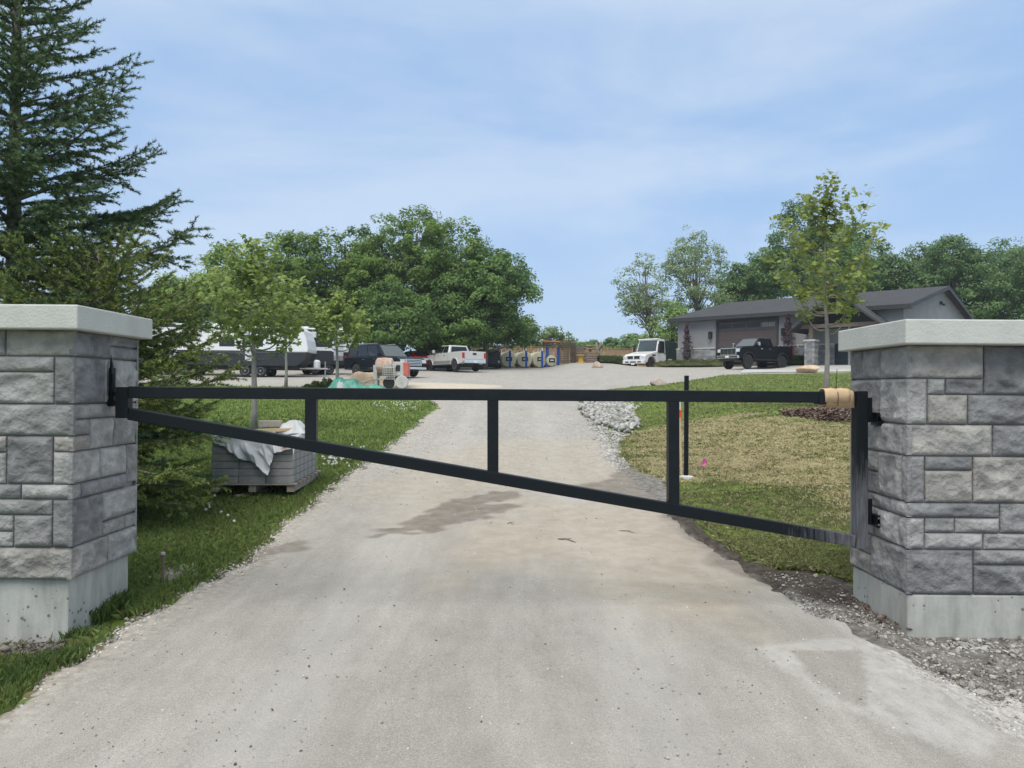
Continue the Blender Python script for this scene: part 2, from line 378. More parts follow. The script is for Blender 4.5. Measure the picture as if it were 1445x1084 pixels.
# crushed stone further up the lane
vo = N.new('ShaderNodeTexVoronoi'); vo.inputs['Scale'].default_value = 26; vo.inputs['Randomness'].default_value = 1; K(vec, vo.inputs['Vector'])
vr = N.new('ShaderNodeSeparateColor'); K(vo.outputs['Color'], vr.inputs[0])
stn = ramp2(N, K, vr.outputs[0], (.25, .232, .21), (.47, .45, .42), .1, .9)
lf = math_(N, K, 'MULTIPLY', attrf(N, 'loose'), math_(N, K, 'ADD', .10, noise(N, K, vec, .8, 4)))
c = mixc(N, K, lf, c, stn)
tkn = math_(N, K, 'MULTIPLY', attrf(N, 'track'), math_(N, K, 'MULTIPLY', noise(N, K, vec, 2.2, 5, .6, (3, .5, 1)), .55))
c = mixc(N, K, tkn, c, (.47, .455, .43))
c = mixc(N, K, math_(N, K, 'MULTIPLY', attrf(N, 'sand'), .6), c, ramp2(N, K, noise(N, K, vec, 5, 6), (.33, .275, .205), (.43, .38, .31)))
c = mixc(N, K, math_(N, K, 'MULTIPLY', attrf(N, 'edge'), .6), c, ramp2(N, K, noise(N, K, vec, 18, 5), (.24, .21, .17), (.52, .48, .42)))
pn = N.new('ShaderNodeMapRange'); pn.inputs[1].default_value = .32; pn.inputs[2].default_value = .68; pn.inputs[3].default_value = .15; K(noise(N, K, vec, 7, 9, .75, (1.6, 1, 1)), pn.inputs[0])
pf = math_(N, K, 'MULTIPLY', attrf(N, 'pale'), pn.outputs[0])
pfm = math_(N, K, 'MULTIPLY', pf, .62); 
c = mixc(N, K, pfm, c, (.54, .53, .515))
rgh = math_(N, K, 'MULTIPLY', attrf(N, 'rough'), .8)
c = mixc(N, K, rgh, c, ramp2(N, K, noise(N, K, vec, 16, 8, .8, (1.5, .8, 1)), (.20, .185, .165), (.60, .58, .55), .36, .62))
c = mixc(N, K, math_(N, K, 'MULTIPLY', attrf(N, 'wet'), .78), c, ramp2(N, K, noise(N, K, vec, 6, 5), (.13, .11, .09), (.21, .185, .16)))
# dark specks
vo2 = N.new('ShaderNodeTexVoronoi'); vo2.inputs['Scale'].default_value = 5.; K(vec, vo2.inputs['Vector'])
lt = math_(N, K, 'LESS_THAN', vo2.outputs['Distance'], .055)
c = mixc(N, K, math_(N, K, 'MULTIPLY', lt, .45), c, (.12, .11, .10))
K(c, P.inputs['Base Color'])
bp = N.new('ShaderNodeBump'); bp.inputs['Strength'].default_value = .55; bp.inputs['Distance'].default_value = .012
hh = math_(N, K, 'ADD', noise(N, K, vec, 45, 5, .7), math_(N, K, 'MULTIPLY', attrf(N, 'loose'), vo.outputs['Distance']))
hh = math_(N, K, 'ADD', hh, math_(N, K, 'MULTIPLY', noise(N, K, vec, 4.5, 8, .65, (1.8, .7, 1)), 2.2)); K(hh, bp.inputs['Height']); K(bp.outputs[0], P.inputs['Normal'])
drv = npmesh('driveway', np.stack([X, Y, Z], 1), F, dm, smooth=True)
for k, v in addl.items(): addattr(drv, k, v)
tag(drv, 'pale grey gravel driveway widening into a parking yard', None, None, 'structure')

# concrete apron in front of the building
ap = MB(); pts = [G(1045, 527.5), G(1085, 526.5), G(1140, 526), G(1220, 525.5), G(1330, 525)]
far = [(17.2, 56.6), (18.4, 55.6), (22, 52.5), (26, 49), (34, 49)]
row = []
apv = []
for a, b in zip(pts, far):
    for t in np.linspace(0, 1, 12):
        x = a[0]+(b[0]-a[0])*t; y = a[1]+(b[1]-a[1])*t; apv.append((x, y, H(x, y)+.05))
n = 12
ap.add(apv, [(i*n+j, (i+1)*n+j, (i+1)*n+j+1, i*n+j+1) for i in range(4) for j in range(11)])
M_conc = mat('pale_concrete', (.43, .425, .40), .85, var=.08, scale=1.5, bump=.2, bscale=20)
tag(ap.build('concrete_apron', M_conc), 'pale concrete apron before the grey building', None, None, 'structure')

# ------------------------------------------------------------------ grass
def blades(name, pts, hmin, hmax, cols, label, m, lean=.5, wk=1.):
    n = len(pts); x, y = pts[:, 0], pts[:, 1]
    z = hgt(x, y)+(x > 1)*.04-.012
    d = np.hypot(x, y); w = (.0030+.00055*d)*wk; h = rng.uniform(hmin, hmax, n)*(1+.012*d)
    a = rng.uniform(0, 2*np.pi, n); ln = rng.normal(0, lean, n); la = rng.uniform(0, 2*np.pi, n)
    dx, dy = np.cos(a)*w, np.sin(a)*w; ox, oy = np.cos(la)*ln*h, np.sin(la)*ln*h
    V = np.stack([np.stack([x-dx, y-dy, z], 1), np.stack([x+dx, y+dy, z], 1), np.stack([x+ox*.4+dx*.6, y+oy*.4+dy*.6, z+h*.6], 1), np.stack([x+ox, y+oy, z+h*(1-.25*np.abs(ln))], 1)], 1).reshape(-1, 3)
    F = np.arange(4*n).reshape(n, 4)
    o = npmesh(name, V, F, m, col=np.repeat(cols, 4, 0)); tag(o, label, 'grass', None, 'stuff'); return o
def samp(n, x0f, x1f, y0, y1):
    u = rng.uniform(0, 1, n); y = 1/(1/y0+(1/y1-1/y0)*u); x = x0f(y)+(x1f(y)-x0f(y))*rng.uniform(0, 1, n); return np.stack([x, y], 1)
M_grass = mat('grass_blades', (1., 1., 1.), .7, var=.05, attr='tone', transl=.25, spec=.2)
pillL = (-3.9, -2.72, 4.75, 5.75); pillR = (2.55, 3.75, 5.0, 6.1)
def inb(p, b): return (p[:, 0] > b[0]) & (p[:, 0] < b[1]) & (p[:, 1] > b[2]) & (p[:, 1] < b[3])
pts = samp(330000, lambda y: -.72*y, lambda y: -2.1+0*y, 3.2, 42)
sdd = sdpoly(pts[:, 0], pts[:, 1], driveP)+(fbm(pts[:, 0], pts[:, 1], 4, 4, 31)-.5)*.22
bare = fbm(pts[:, 0], pts[:, 1], 2.2, 4, 61)
pc = G(240, 812); cc = G(20, 925); p2c = G(90, 905)
bb = np.exp(-(((pts[:, 0]-pc[0])/.35)**2+((pts[:, 1]-pc[1])/.55)**2))+np.exp(-(((pts[:, 0]-cc[0])/.9)**2+((pts[:, 1]-cc[1])/.22)**2))+.8*np.exp(-(((pts[:, 0]-p2c[0])/.35)**2+((pts[:, 1]-p2c[1])/.13)**2))
k = (sdd < -.05+.16*(rng.uniform(0, 1, len(pts))-.6)) & ~inb(pts, pillL) & (bb < rng.uniform(.1, 1.0, len(pts)))
k &= ~((pts[:, 1] < 5.3) & (bare < .42))
pts = pts[k]; n = len(pts)
t = fbm(pts[:, 0], pts[:, 1], .9, 4, 71)[:, None]; r_ = rng.uniform(.7, 1.3, (n, 1))
cols = (np.array([[.10, .155, .042]])*(1-t)+np.array([[.215, .28, .08]])*t)*r_
yl = rng.uniform(0, 1, n) < .09; cols[yl] = np.array([.22, .19, .09])
blades('grass', pts, .025, .085, cols, 'lush green grass of the left lawn', M_grass)
pts = samp(330000, lambda y: 1.3+0*y, lambda y: .68*y+1, 5.6, 42)
sl = sdpoly(pts[:, 0], pts[:, 1], lawnR); k = (sl > rng.uniform(-.03, .05, len(pts))) & ~inb(pts, pillR)
mc = np.hypot((pts[:, 0]-mulchC[0])/1.15, (pts[:, 1]-mulchC[1])/1.3); k &= mc > 1
pts = pts[k]; n = len(pts)
tn = tan_at(pts[:, 0], pts[:, 1])*.82; isd = rng.uniform(0, 1, n) < tn*(.45+.9*fbm(pts[:, 0], pts[:, 1], 2.5, 3, 73))+.06
t = fbm(pts[:, 0], pts[:, 1], 1.3, 4, 72)[:, None]; r_ = rng.uniform(.75, 1.25, (n, 1))
cols = (np.array([[.135, .16, .055]])*(1-t)+np.array([[.26, .265, .115]])*t)*r_
dc = (np.array([[.38, .32, .18]])*(1-t)+np.array([[.55, .48, .30]])*t)*r_
cols = np.where(isd[:, None], dc, cols)
blades('grass', pts, .025, .06, cols, 'short green and straw coloured turf of the right lawn', M_grass, lean=.9)

# clover flowers
M_white = mat('white_petals', (.5, .5, .46), .7)
cl = []
for (px, py, sx, sy, k) in [(470, 655, 20, 12, 55), (500, 648, 16, 10, 35), (870, 588, 0, 0, 0), (885, 577, 12, 6, 40), (895, 582, 8, 5, 30), (560, 575, 30, 6, 45), (330, 672, 30, 20, 14), (300, 720, 40, 30, 8)]:
    for _ in range(k):
        x, y = G(px+rng.normal(0, sx*.6), min(900, max(556, py+rng.normal(0, sy*.6))))
        if sdpoly(np.array([x]), np.array([y]), driveP)[0] < -.05: cl.append((x, y))
mb = MB()
for x, y in cl:
    z = H(x, y)+.09+(.03 if x > 1 else 0); r = .012+.0005*y
    mb.lathe([(r*.3, -r), (r, -.2*r), (r*.8, .6*r), (r*.2, r)], 5, Matrix.Translation((x, y, z)))
tag(mb.build('clover_flower', M_white, fixn=False), 'tiny white clover flowers scattered in the grass', 'clover', None, 'stuff')
# ------------------------------------------------------------------ stone pillars
M_stone = mat('split_face_stone', (.80, .80, .80), .9, col2=(1.2, 1.2, 1.2), scale=9, bump=.75, bscale=38, attr='tone', spec=.25)
M_mortar = mat('mortar', (.28, .28, .275), .95, bump=.3)
def conc_mat(name, a, b):
    m = bpy.data.materials.new(name); m.use_nodes = True; N = m.node_tree.nodes; K = m.node_tree.links.new; P = N['Principled BSDF']; P.inputs['Roughness'].default_value = .85; P.inputs['Specular IOR Level'].default_value = .3
    vec = N.new('ShaderNodeTexCoord').outputs['Object']
    c = ramp2(N, K, noise(N, K, vec, 2.2, 6, .6), a, b, .3, .7)
    st = ramp2(N, K, noise(N, K, vec, 7, 5, .6, (1.4, 1.4, .35)), (.80, .80, .79), (1.05, 1.05, 1.05), .38, .6)
    c = mixc(N, K, 1, c, st, 'MULTIPLY')
    pit = N.new('ShaderNodeTexVoronoi'); pit.inputs['Scale'].default_value = 17; K(vec, pit.inputs['Vector'])
    nn = noise(N, K, vec, 3.4, 3)
    th = math_(N, K, 'MULTIPLY', math_(N, K, 'SUBTRACT', nn, .42), .9)
    lt = math_(N, K, 'LESS_THAN', pit.outputs['Distance'], th)
    c = mixc(N, K, math_(N, K, 'MULTIPLY', lt, .75), c, (.10, .10, .095))
    K(c, P.inputs['Base Color'])
    bp = N.new('ShaderNodeBump'); bp.inputs['Strength'].default_value = .5; bp.inputs['Distance'].default_value = .006
    K(math_(N, K, 'SUBTRACT', noise(N, K, vec, 22, 5), lt), bp.inputs['Height']); K(bp.outputs[0], P.inputs['Normal']); return m
M_base = conc_mat('cast_concrete', (.36, .365, .335), (.475, .475, .44))
M_cap = mat('cap_concrete', (.44, .45, .42), .8, col2=(.53, .535, .50), scale=3, bump=.25, bscale=60)
LT, TN, DK, MD, PU = (.315, .313, .305), (.305, .29, .27), (.185, .186, .19), (.25, .25, .247), (.23, .226, .23)
def stonework(face_list, name, parent, base):
    """face_list: (O, e, n, [(u0,u1,z0,z1,tone,cornerflag)])"""
    Vs, Fs, Cs = [], [], []; off = 0; sid = 0
    for (O, e, nrm, stones) in face_list:
        O = np.array(O); e = np.array(e); nrm = np.array(nrm)
        for (u0, u1, z0, z1, tone, cf) in stones:
            sid += 1; g = .0042; PR = .020
            a0 = u0-PR if cf & 1 else u0+g; a1 = u1+PR if cf & 2 else u1-g; b0, b1 = z0+g, z1-g
            nu = max(5, int((a1-a0)/.011)); nv = max(5, int((b1-b0)/.011))
            def axis(a, b, n): 
                t = np.linspace(0, 1, n); t = np.concatenate([[0, .004/(b-a)], t[1:-1], [1-.004/(b-a), 1]]); return a+(b-a)*np.unique(t)
            U, W = np.meshgrid(axis(a0, a1, nu), axis(b0, b1, nv)); s = U.shape
            el = (U-a0) if not cf & 1 else np.full(s, 9.); er = (a1-U) if not cf & 2 else np.full(s, 9.)
            ed = np.minimum(np.minimum(el, er), np.minimum(W-b0, b1-W))
            u_, w_ = U+sid*3.7, W+sid*1.3
            nz_ = fbm(u_, w_, 7, 4, 80+sid)-.5; rid = 1-np.abs(2*fbm(u_*1.2+w_*.6, w_*1.6, 5, 3, 180+sid)-1)
            face = np.minimum(1, ed/.028)
            D = PR+face*(.004+nz_*.045+(rid-.75)*.03)*(.55+.45*face)
            # chipped lower and upper margins
            D -= .010*(1-ss(ed, 0, .012))
            tilt = (random.random()-.5)*.012; D += tilt*(W-(b0+b1)/2)/(b1-b0)*face
            if cf & 1: k = ss(U-a0, 0, .05); D = PR*(1-k)+D*k
            if cf & 2: k = ss(a1-U, 0, .05); D = PR*(1-k)+D*k
            P_ = O+U[..., None]*e+D[..., None]*nrm; P_[..., 2] = W
            Bk = O+U[..., None]*e+np.zeros(s)[..., None]*nrm-nrm*.01; Bk[..., 2] = W
            n0, n1 = s; ix = np.arange(n0*n1).reshape(s)+off
            Vs.append(P_.reshape(-1, 3)); F = np.stack([ix[:-1, :-1], ix[:-1, 1:], ix[1:, 1:], ix[1:, :-1]], -1).reshape(-1, 4); Fs.append(F)
            off += n0*n1
            ring = np.concatenate([ix[0, :], ix[1:, -1], ix[-1, -2::-1], ix[-2:0:-1, 0]])-(off-n0*n1)
            Bf = Bk.reshape(-1, 3)[ring]; Vs.append(Bf); m = len(ring); r0 = np.arange(m)
            fr = ring+(off-n0*n1); Fs.append(np.stack([fr, np.roll(fr, -1), off+np.roll(r0, -1), off+r0], 1)[:, ::-1]); off += m
            jt = np.array(tone)*random.uniform(.9, 1.1)
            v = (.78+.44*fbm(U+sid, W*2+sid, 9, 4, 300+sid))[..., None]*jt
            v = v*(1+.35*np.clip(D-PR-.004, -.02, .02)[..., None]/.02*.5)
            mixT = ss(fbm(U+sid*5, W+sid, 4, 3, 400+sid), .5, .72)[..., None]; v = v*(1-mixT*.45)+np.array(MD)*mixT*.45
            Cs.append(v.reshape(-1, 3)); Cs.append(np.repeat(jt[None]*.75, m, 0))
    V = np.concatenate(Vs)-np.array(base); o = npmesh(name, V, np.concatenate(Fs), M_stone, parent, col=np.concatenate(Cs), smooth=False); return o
def rand_face(w, z0, z1):
    out = []; z = z0; tones = [LT, TN, DK, MD, LT, MD]
    while z < z1-.02:
        h = min(random.choice([.2, .3, .11, .2]), z1-z)
        if z1-z-h < .08: h = z1-z
        u = 0
        while u < w-.01:
            l = random.uniform(.18, .5)
            if w-u-l < .12: l = w-u
            cf = (1 if u == 0 else 0) | (2 if u+l > w-.001 else 0)
            if h > .25 and random.random() < .5: out += [(u, u+l, z, z+h*.55, random.choice(tones), cf), (u, u+l, z+h*.55, z+h, random.choice(tones), cf)]
            else: out.append((u, u+l, z, z+h, random.choice(tones), cf))
            u += l
        z += h
    return out
def cflag(st, w):
    return [(a, b, c, d, t, (1 if a <= .0001 else 0) | (2 if b >= w-.0001 else 0)) for a, b, c, d, t in st]
W_ = .84
LF = [(0, .42, 1.79, 1.96, TN), (.42, W_, 1.79, 1.96, MD),
      (0, .11, 1.487, 1.79, DK), (.11, W_, 1.69, 1.79, LT), (.11, .50, 1.487, 1.69, LT), (.50, W_, 1.487, 1.69, MD),
      (0, .60, 1.285, 1.487, MD), (.6, W_, 1.285, 1.487, DK),
      (0, .11, 1.185, 1.285, TN), (0, .11, .98, 1.185, LT), (.11, .405, .98, 1.285, DK), (.405, W_, 1.18, 1.285, TN), (.405, W_, .98, 1.18, LT),
      (0, .31, .885, .98, LT), (.31, .46, .885, .98, DK), (.46, W_, .87, .98, MD), (.11, .46, .785, .885, MD), (0, .11, .58, .885, DK), (.11, .355, .58, .785, MD),
      (.355, .60, .68, .785, LT), (.355, .60, .58, .68, LT), (.6, W_, .58, .785, DK), (.46, W_, .785, .87, LT),
      (0, .60, .375, .58, TN), (.6, W_, .375, .58, MD)]
LS = [(0, .42, 1.79, 1.96, DK), (.42, .80, 1.88, 1.96, MD), (.42, .80, 1.79, 1.88, MD),
      (0, .37, 1.487, 1.79, DK), (.37, .80, 1.487, 1.79, LT), (0, .80, 1.39, 1.487, LT), (0, .19, 1.285, 1.39, MD), (.19, .48, 1.185, 1.39, LT), (.48, .80, 1.185, 1.39, MD),
      (0, .19, 1.185, 1.285, TN), (0, .31, .98, 1.185, LT), (.31, .66, .98, 1.185, LT), (.66, .80, .90, 1.185, MD),
      (.09, .66, .88, .98, PU), (0, .09, .88, .98, MD), (0, .35, .58, .88, DK), (.35, .80, .68, .90, LT), (.35, .66, .58, .68, LT), (.66, .80, .58, .68, LT),
      (0, .42, .375, .58, TN), (.42, .80, .375, .58, LT)]
LS = [(a, b, c, min(d, .88) if (a, b) == (.35, .80) and c == .68 else d, t) for a, b, c, d, t in LS]
RF = [(0, .49, 1.696, 1.92, TN), (.49, .86, 1.59, 1.92, DK), (0, .115, 1.39, 1.696, LT), (.115, .235, 1.59, 1.696, LT), (.235, .49, 1.59, 1.696, DK), (.115, .385, 1.39, 1.59, TN), (.385, .86, 1.39, 1.59, DK),
      (0, .55, 1.18, 1.39, TN), (.55, .86, 1.18, 1.39, DK), (0, .10, .87, 1.18, PU), (.10, .42, 1.085, 1.18, DK), (.10, .42, .87, 1.085, TN), (.42, .86, .87, 1.18, TN),
      (0, .60, .77, .87, DK), (.60, .86, .67, .87, MD), (0, .10, .56, .77, LT), (.10, .30, .67, .77, MD), (.30, .60, .67, .77, LT), (.10, .49, .56, .67, LT), (.49, .86, .56, .67, LT),
      (0, .425, .26, .56, DK), (.425, .86, .46, .56, MD), (.425, .86, .26, .46, DK)]
RS = [(0, .37, 1.696, 1.92, MD), (.37, .64, 1.696, 1.92, DK), (.64, .82, 1.696, 1.92, DK), (0, .37, 1.39, 1.696, LT), (.37, .82, 1.39, 1.696, PU),
      (0, .06, 1.18, 1.39, LT), (.06, .56, 1.18, 1.39, LT), (.56, .82, 1.18, 1.39, MD), (0, .06, .87, 1.18, PU), (.06, .40, .87, 1.18, LT), (.40, .82, 1.03, 1.18, LT), (.40, .82, .87, 1.03, DK),
      (0, .22, .77, .87, LT), (.22, .82, .77, .87, PU), (0, .09, .56, .77, LT), (.09, .45, .56, .77, LT), (.45, .82, .56, .77, MD), (0, .50, .26, .56, MD), (.50, .82, .41, .56, MD), (.50, .82, .26, .41, TN)]
def pillar(name, label, sx, xc, y0, dep, ztop, zb, cap0, cap1, FS, SS_, zlow, over_y, inset):
    """sx=-1 left (inner face looks +x), +1 right. xc = inner face x, y0 = front face y"""
    w = W_ if sx < 0 else .86; base = ((xc+sx*w/2), y0+dep/2, zlow)
    t = thing(name, label, 'pillar', base)
    core = MB(); core.bx(min(xc, xc+sx*w)+.004, max(xc, xc+sx*w)-.004, y0+.004, y0+dep-.004, zb, ztop)
    c = core; c.v = [(v[0]-base[0], v[1]-base[1], v[2]-base[2]) for v in c.v]; c.build('mortar_core', M_mortar, t)
    faces = [((xc, y0, 0), (sx, 0, 0), (0, -1, 0), cflag(FS, w)), ((xc, y0, 0), (0, 1, 0), (-sx, 0, 0), cflag(SS_, dep)),
             ((xc+sx*w, y0, 0), (0, 1, 0), (sx, 0, 0), rand_face(dep, zb, ztop)), ((xc, y0+dep, 0), (sx, 0, 0), (0, 1, 0), rand_face(w, zb, ztop))]
    stonework(faces, 'stonework', t, base)
    b = MB(); i_ = inset; b.bx(min(xc, xc+sx*w)+i_, max(xc, xc+sx*w)-i_, y0+i_, y0+dep-.01, zlow-.35, zb-.001)
    b.v = [(v[0]-base[0], v[1]-base[1], v[2]-base[2]) for v in b.v]; b.build('footing', M_base, t, bevel=.012)
    k = MB(); x_in = xc-sx*.1; x_out = xc+sx*(w+.1); k.bx(min(x_in, x_out), max(x_in, x_out), y0-over_y, y0+dep+.07, cap0, cap1)
    k.v = [(v[0]-base[0], v[1]-base[1], v[2]-base[2]) for v in k.v]; k.build('cap', M_cap, t, bevel=.009)
    return t, base
pilL, bL = pillar('stone_pillar', 'grey stone pillar on the left, in front of the spruce, with the gate latch on its side', -1, -2.79, 4.88, .80, 1.96, .375, 1.955, 2.106, LF, LS, -.03, .13, .022)
pilR, bR = pillar('stone_pillar', 'grey stone pillar on the right carrying the gate hinges, before the grey building', 1, 2.65, 5.13, .82, 1.92, .26, 1.918, 2.078, RF, RS, 0, .15, -.012)

# ------------------------------------------------------------------ gate
GA, GB = Vector((-2.69, 5.25, 0)), Vector((2.57, 5.54, 0)); gd = (GB-GA).normalized(); gn = Vector((-gd.y, gd.x, 0))
def gp(px, py):
    r = ray(px, py); t = (GA-EYE).dot(gn)/r.dot(gn); return EYE+r*t
gate = thing('swing_gate', 'black steel swing gate with a sloping bottom rail, closed across the gravel drive', 'gate', (2.6, 5.54, .0))
GO = Vector(gate.location)
M_black = mat('black_paint', (.005, .008, .011), .42, var=.25, scale=14, bump=.12, bscale=90, spec=.28)
def worn_mat():
    m = bpy.data.materials.new('worn_black_paint'); m.use_nodes = True; N = m.node_tree.nodes; K = m.node_tree.links.new; P = N['Principled BSDF']
    P.inputs['Roughness'].default_value = .5; P.inputs['Specular IOR Level'].default_value = .15
    vec = N.new('ShaderNodeTexCoord').outputs['Object']; sx = N.new('ShaderNodeSeparateXYZ'); K(vec, sx.inputs[0])
    a = N.new('ShaderNodeMapRange'); a.inputs[1].default_value = -.85; a.inputs[2].default_value = -.05; K(sx.outputs[0], a.inputs[0])
    b = N.new('ShaderNodeMapRange'); b.inputs[1].default_value = 1.35; b.inputs[2].default_value = .75; K(sx.outputs[2], b.inputs[0])
    s = math_(N, K, 'MULTIPLY', a.outputs[0], b.outputs[0])
    n = noise(N, K, vec, 16, 5, .65, (3.2, 3.2, .35)); f = math_(N, K, 'ADD', s, math_(N, K, 'MULTIPLY', math_(N, K, 'SUBTRACT', n, .5), 1.5))
    r = N.new('ShaderNodeMapRange'); r.inputs[1].default_value = .35; r.inputs[2].default_value = 1.0; r.inputs[4].default_value = .8; K(f, r.inputs[0])
    K(mixc(N, K, r.outputs[0], (.009, .012, .015), (.15, .155, .17)), P.inputs['Base Color']); return m
M_worn = worn_mat()
def gbeam(name, a, b, w, m=M_black, parent=gate, ext=(0, 0), bev=.005, up=None):
    a = gp(*a); b = gp(*b); d = (b-a).normalized(); a = a-d*ext[0]; b = b+d*ext[1]
    mb = MB(); mb.beam(a-GO, b-GO, w, w, up=gn if up is None else up); return mb.build(name, m, parent, bevel=bev, seg=2)
gbeam('top_rail', (184, 553.6), (1204, 560.8), .081)
gbeam('bottom_rail', (184, 584), (1204, 763), .080, M_worn)
gbeam('end_post', (175, 546), (175, 590), .0835, ext=(-.001, 0))
hp = gbeam('hinge_post', (1213, 552), (1213, 773.5), .0845, M_worn)
for (x, y0, y1) in [(439.5, 560, 626), (695.5, 562, 671), (949.5, 564, 716)]:
    gbeam('upright', (x, y0), (x, y1), .0765)
for (y0, y1, yb0, yb1) in [(561, 596, 582, 600), (704, 740, 725, 742)]:
    mb = MB(); a = gp(1213, y0)+gd*.078; b = gp(1213, y1)+gd*.078
    mb.tube([a-GO, b-GO], .014, 12); mb.beam(a+Vector((-.028, 0, -.01))-GO, b+Vector((-.028, 0, .01))-GO, .02, .05, up=gn)
    hg = mb.build('hinge', M_black, gate, bevel=.002); [MB().lathe([(.009, 0), (.009, .006), (.004, .009)], 6, Matrix.Translation(Vector((2.607, 5.455, c_))-GO) @ Matrix.Rotation(R(90), 4, 'X')).build('hinge_bolt', M_worn, gate) for c_ in (gp(1231, yb0).z-.02, gp(1231, yb1).z+.02)]
    mb = MB(); c = (gp(1231, yb0)+gp(1231, yb1))/2; hh = abs(gp(1231, yb0).z-gp(1231, yb1).z)
    mb.box(Vector((2.622, c.y-.03, c.z))-GO, (.05, .11, hh)); mb.box(Vector((2.605, c.y-.06, c.z+.005))-GO, (.02, .05, hh*.6)); mb.build('hinge_bracket', M_black, gate, bevel=.003)
# rail end sleeve by the cardboard
mb = MB(); c = gp(1158, 561.5); mb.beam(c-gd*.03-GO, c+gd*.035-GO, .094, .094, up=gn); mb.build('rail_sleeve', M_black, gate, bevel=.004)
# latch on the left pillar
Lb = Vector(bL); mb = MB()
yl = 2.79/((722-150)/1085)
mb.box(Vector((-2.757, yl+.01, 1.60))-Lb, (.022, .055, .26)); mb.box(Vector((-2.75, yl+.0, 1.49))-Lb, (.05, .05, .05))
mb.add([Vector(v)-Lb for v in [(-2.765, yl-.012, 1.73), (-2.765, yl+.012, 1.73), (-2.765, yl-.0, 1.84), (-2.745, yl-.012, 1.73), (-2.745, yl+.012, 1.73)]], [(0, 1, 2), (3, 4, 2), (0, 3, 2), (1, 4, 2), (0, 1, 4, 3)])
mb.tube([Vector((-2.742, yl-.01, 1.69))-Lb, Vector((-2.742, yl-.01, 1.56))-Lb], .015, 10)
mb.build('latch_plate', M_black, pilL, bevel=.003)
mb = MB(); cz = 1.52; cx0 = -2.722
mb.tube([Vector((cx0+.028*math.cos(a), yl, cz+.028*math.sin(a)))-Lb for a in np.linspace(0, 2*math.pi, 17)], .009, 8, cap=False)
mb.box(Vector((-2.748, yl, cz))-Lb, (.03, .03, .07)); mb.box(Vector((-2.72, yl, cz+.036))-Lb, (.07, .03, .012)); mb.box(Vector((-2.72, yl, cz-.036))-Lb, (.07, .03, .012)); mb.build('latch_ring', M_black, pilL)

# cardboard folded over the rail
M_card = mat('cardboard', (.50, .34, .20), .85, var=.12, scale=8, bump=.15, bscale=70)
cb = thing('cardboard_sheet', 'brown cardboard folded over the top rail of the gate and tied with string', 'cardboard', gp(1180, 578)); CO = Vector(cb.location)
def wrap(x0, x1, off, zt, drop_f, drop_b, th=.006):
    a = gp(x0, 561); b = gp(x1, 561); mb = MB(); prof = []
    h = .0405+off
    prof.append((-h-.004, -drop_f)); 
    for t in np.linspace(0, 1, 9):
        an = math.pi*(1-t); prof.append((h*math.cos(an)*1.0, h*.75*math.sin(an)**.6+.012+zt))
    prof.append((h+.004, -drop_b))
    nn = len(prof); m = 9; vs = []
    for s in (0, 1):
        for i in range(m):
            p = a+(b-a)*(i/(m-1))
            for (o_, z_) in prof:
                k = (1-s*th/h); wob = .004*math.sin(i*1.9+z_*40)
                vs.append(p+gn*(o_*k+wob*.5)+Vector((0, 0, z_*(1 if s == 0 else .97)-.0 - (s*th if z_ > 0 else 0)+wob*.6))-CO)
    fs = []
    for s in (0, 1):
        o0 = s*m*nn
        for i in range(m-1):
            for j in range(nn-1):
                q = (o0+i*nn+j, o0+(i+1)*nn+j, o0+(i+1)*nn+j+1, o0+i*nn+j+1); fs.append(q if s == 0 else q[::-1])
    for i in range(m-1):
        for j in (0, nn-1): fs.append((i*nn+j, (i+1)*nn+j, m*nn+(i+1)*nn+j, m*nn+i*nn+j))
    for j in range(nn-1):
        for i in (0, m-1): fs.append((i*nn+j, i*nn+j+1, m*nn+i*nn+j+1, m*nn+i*nn+j))
    mb.add(vs, fs); return mb
wrap(1162, 1200.5, .008, .006, .072, .06).build('under_layer', M_card, cb, smooth=True)
M_card2 = mat('cardboard_light', (.58, .41, .25), .85, var=.1, scale=8, bump=.15, bscale=70)
wrap(1159.5, 1195, .016, .012, .032, .04).build('top_layer', M_card2, cb, smooth=True)
mb = MB(); p = gp(1177, 561); mb.tube([p+gn*(.064*math.cos(a))+Vector((0, 0, .064*math.sin(a)-.003+(.008 if math.sin(a) > 0 else -.014)))-CO for a in np.linspace(0, 2*math.pi, 25)], .0025, 5, cap=False)
mb.build('string', mat('string', (.12, .06, .04), .9), cb)
tape = MB(); tape.beam(gp(1201, 549)+gn*(-.0445)-CO, gp(1201.5, 560)+gn*(-.0445)-CO, .008, .003, up=gn)

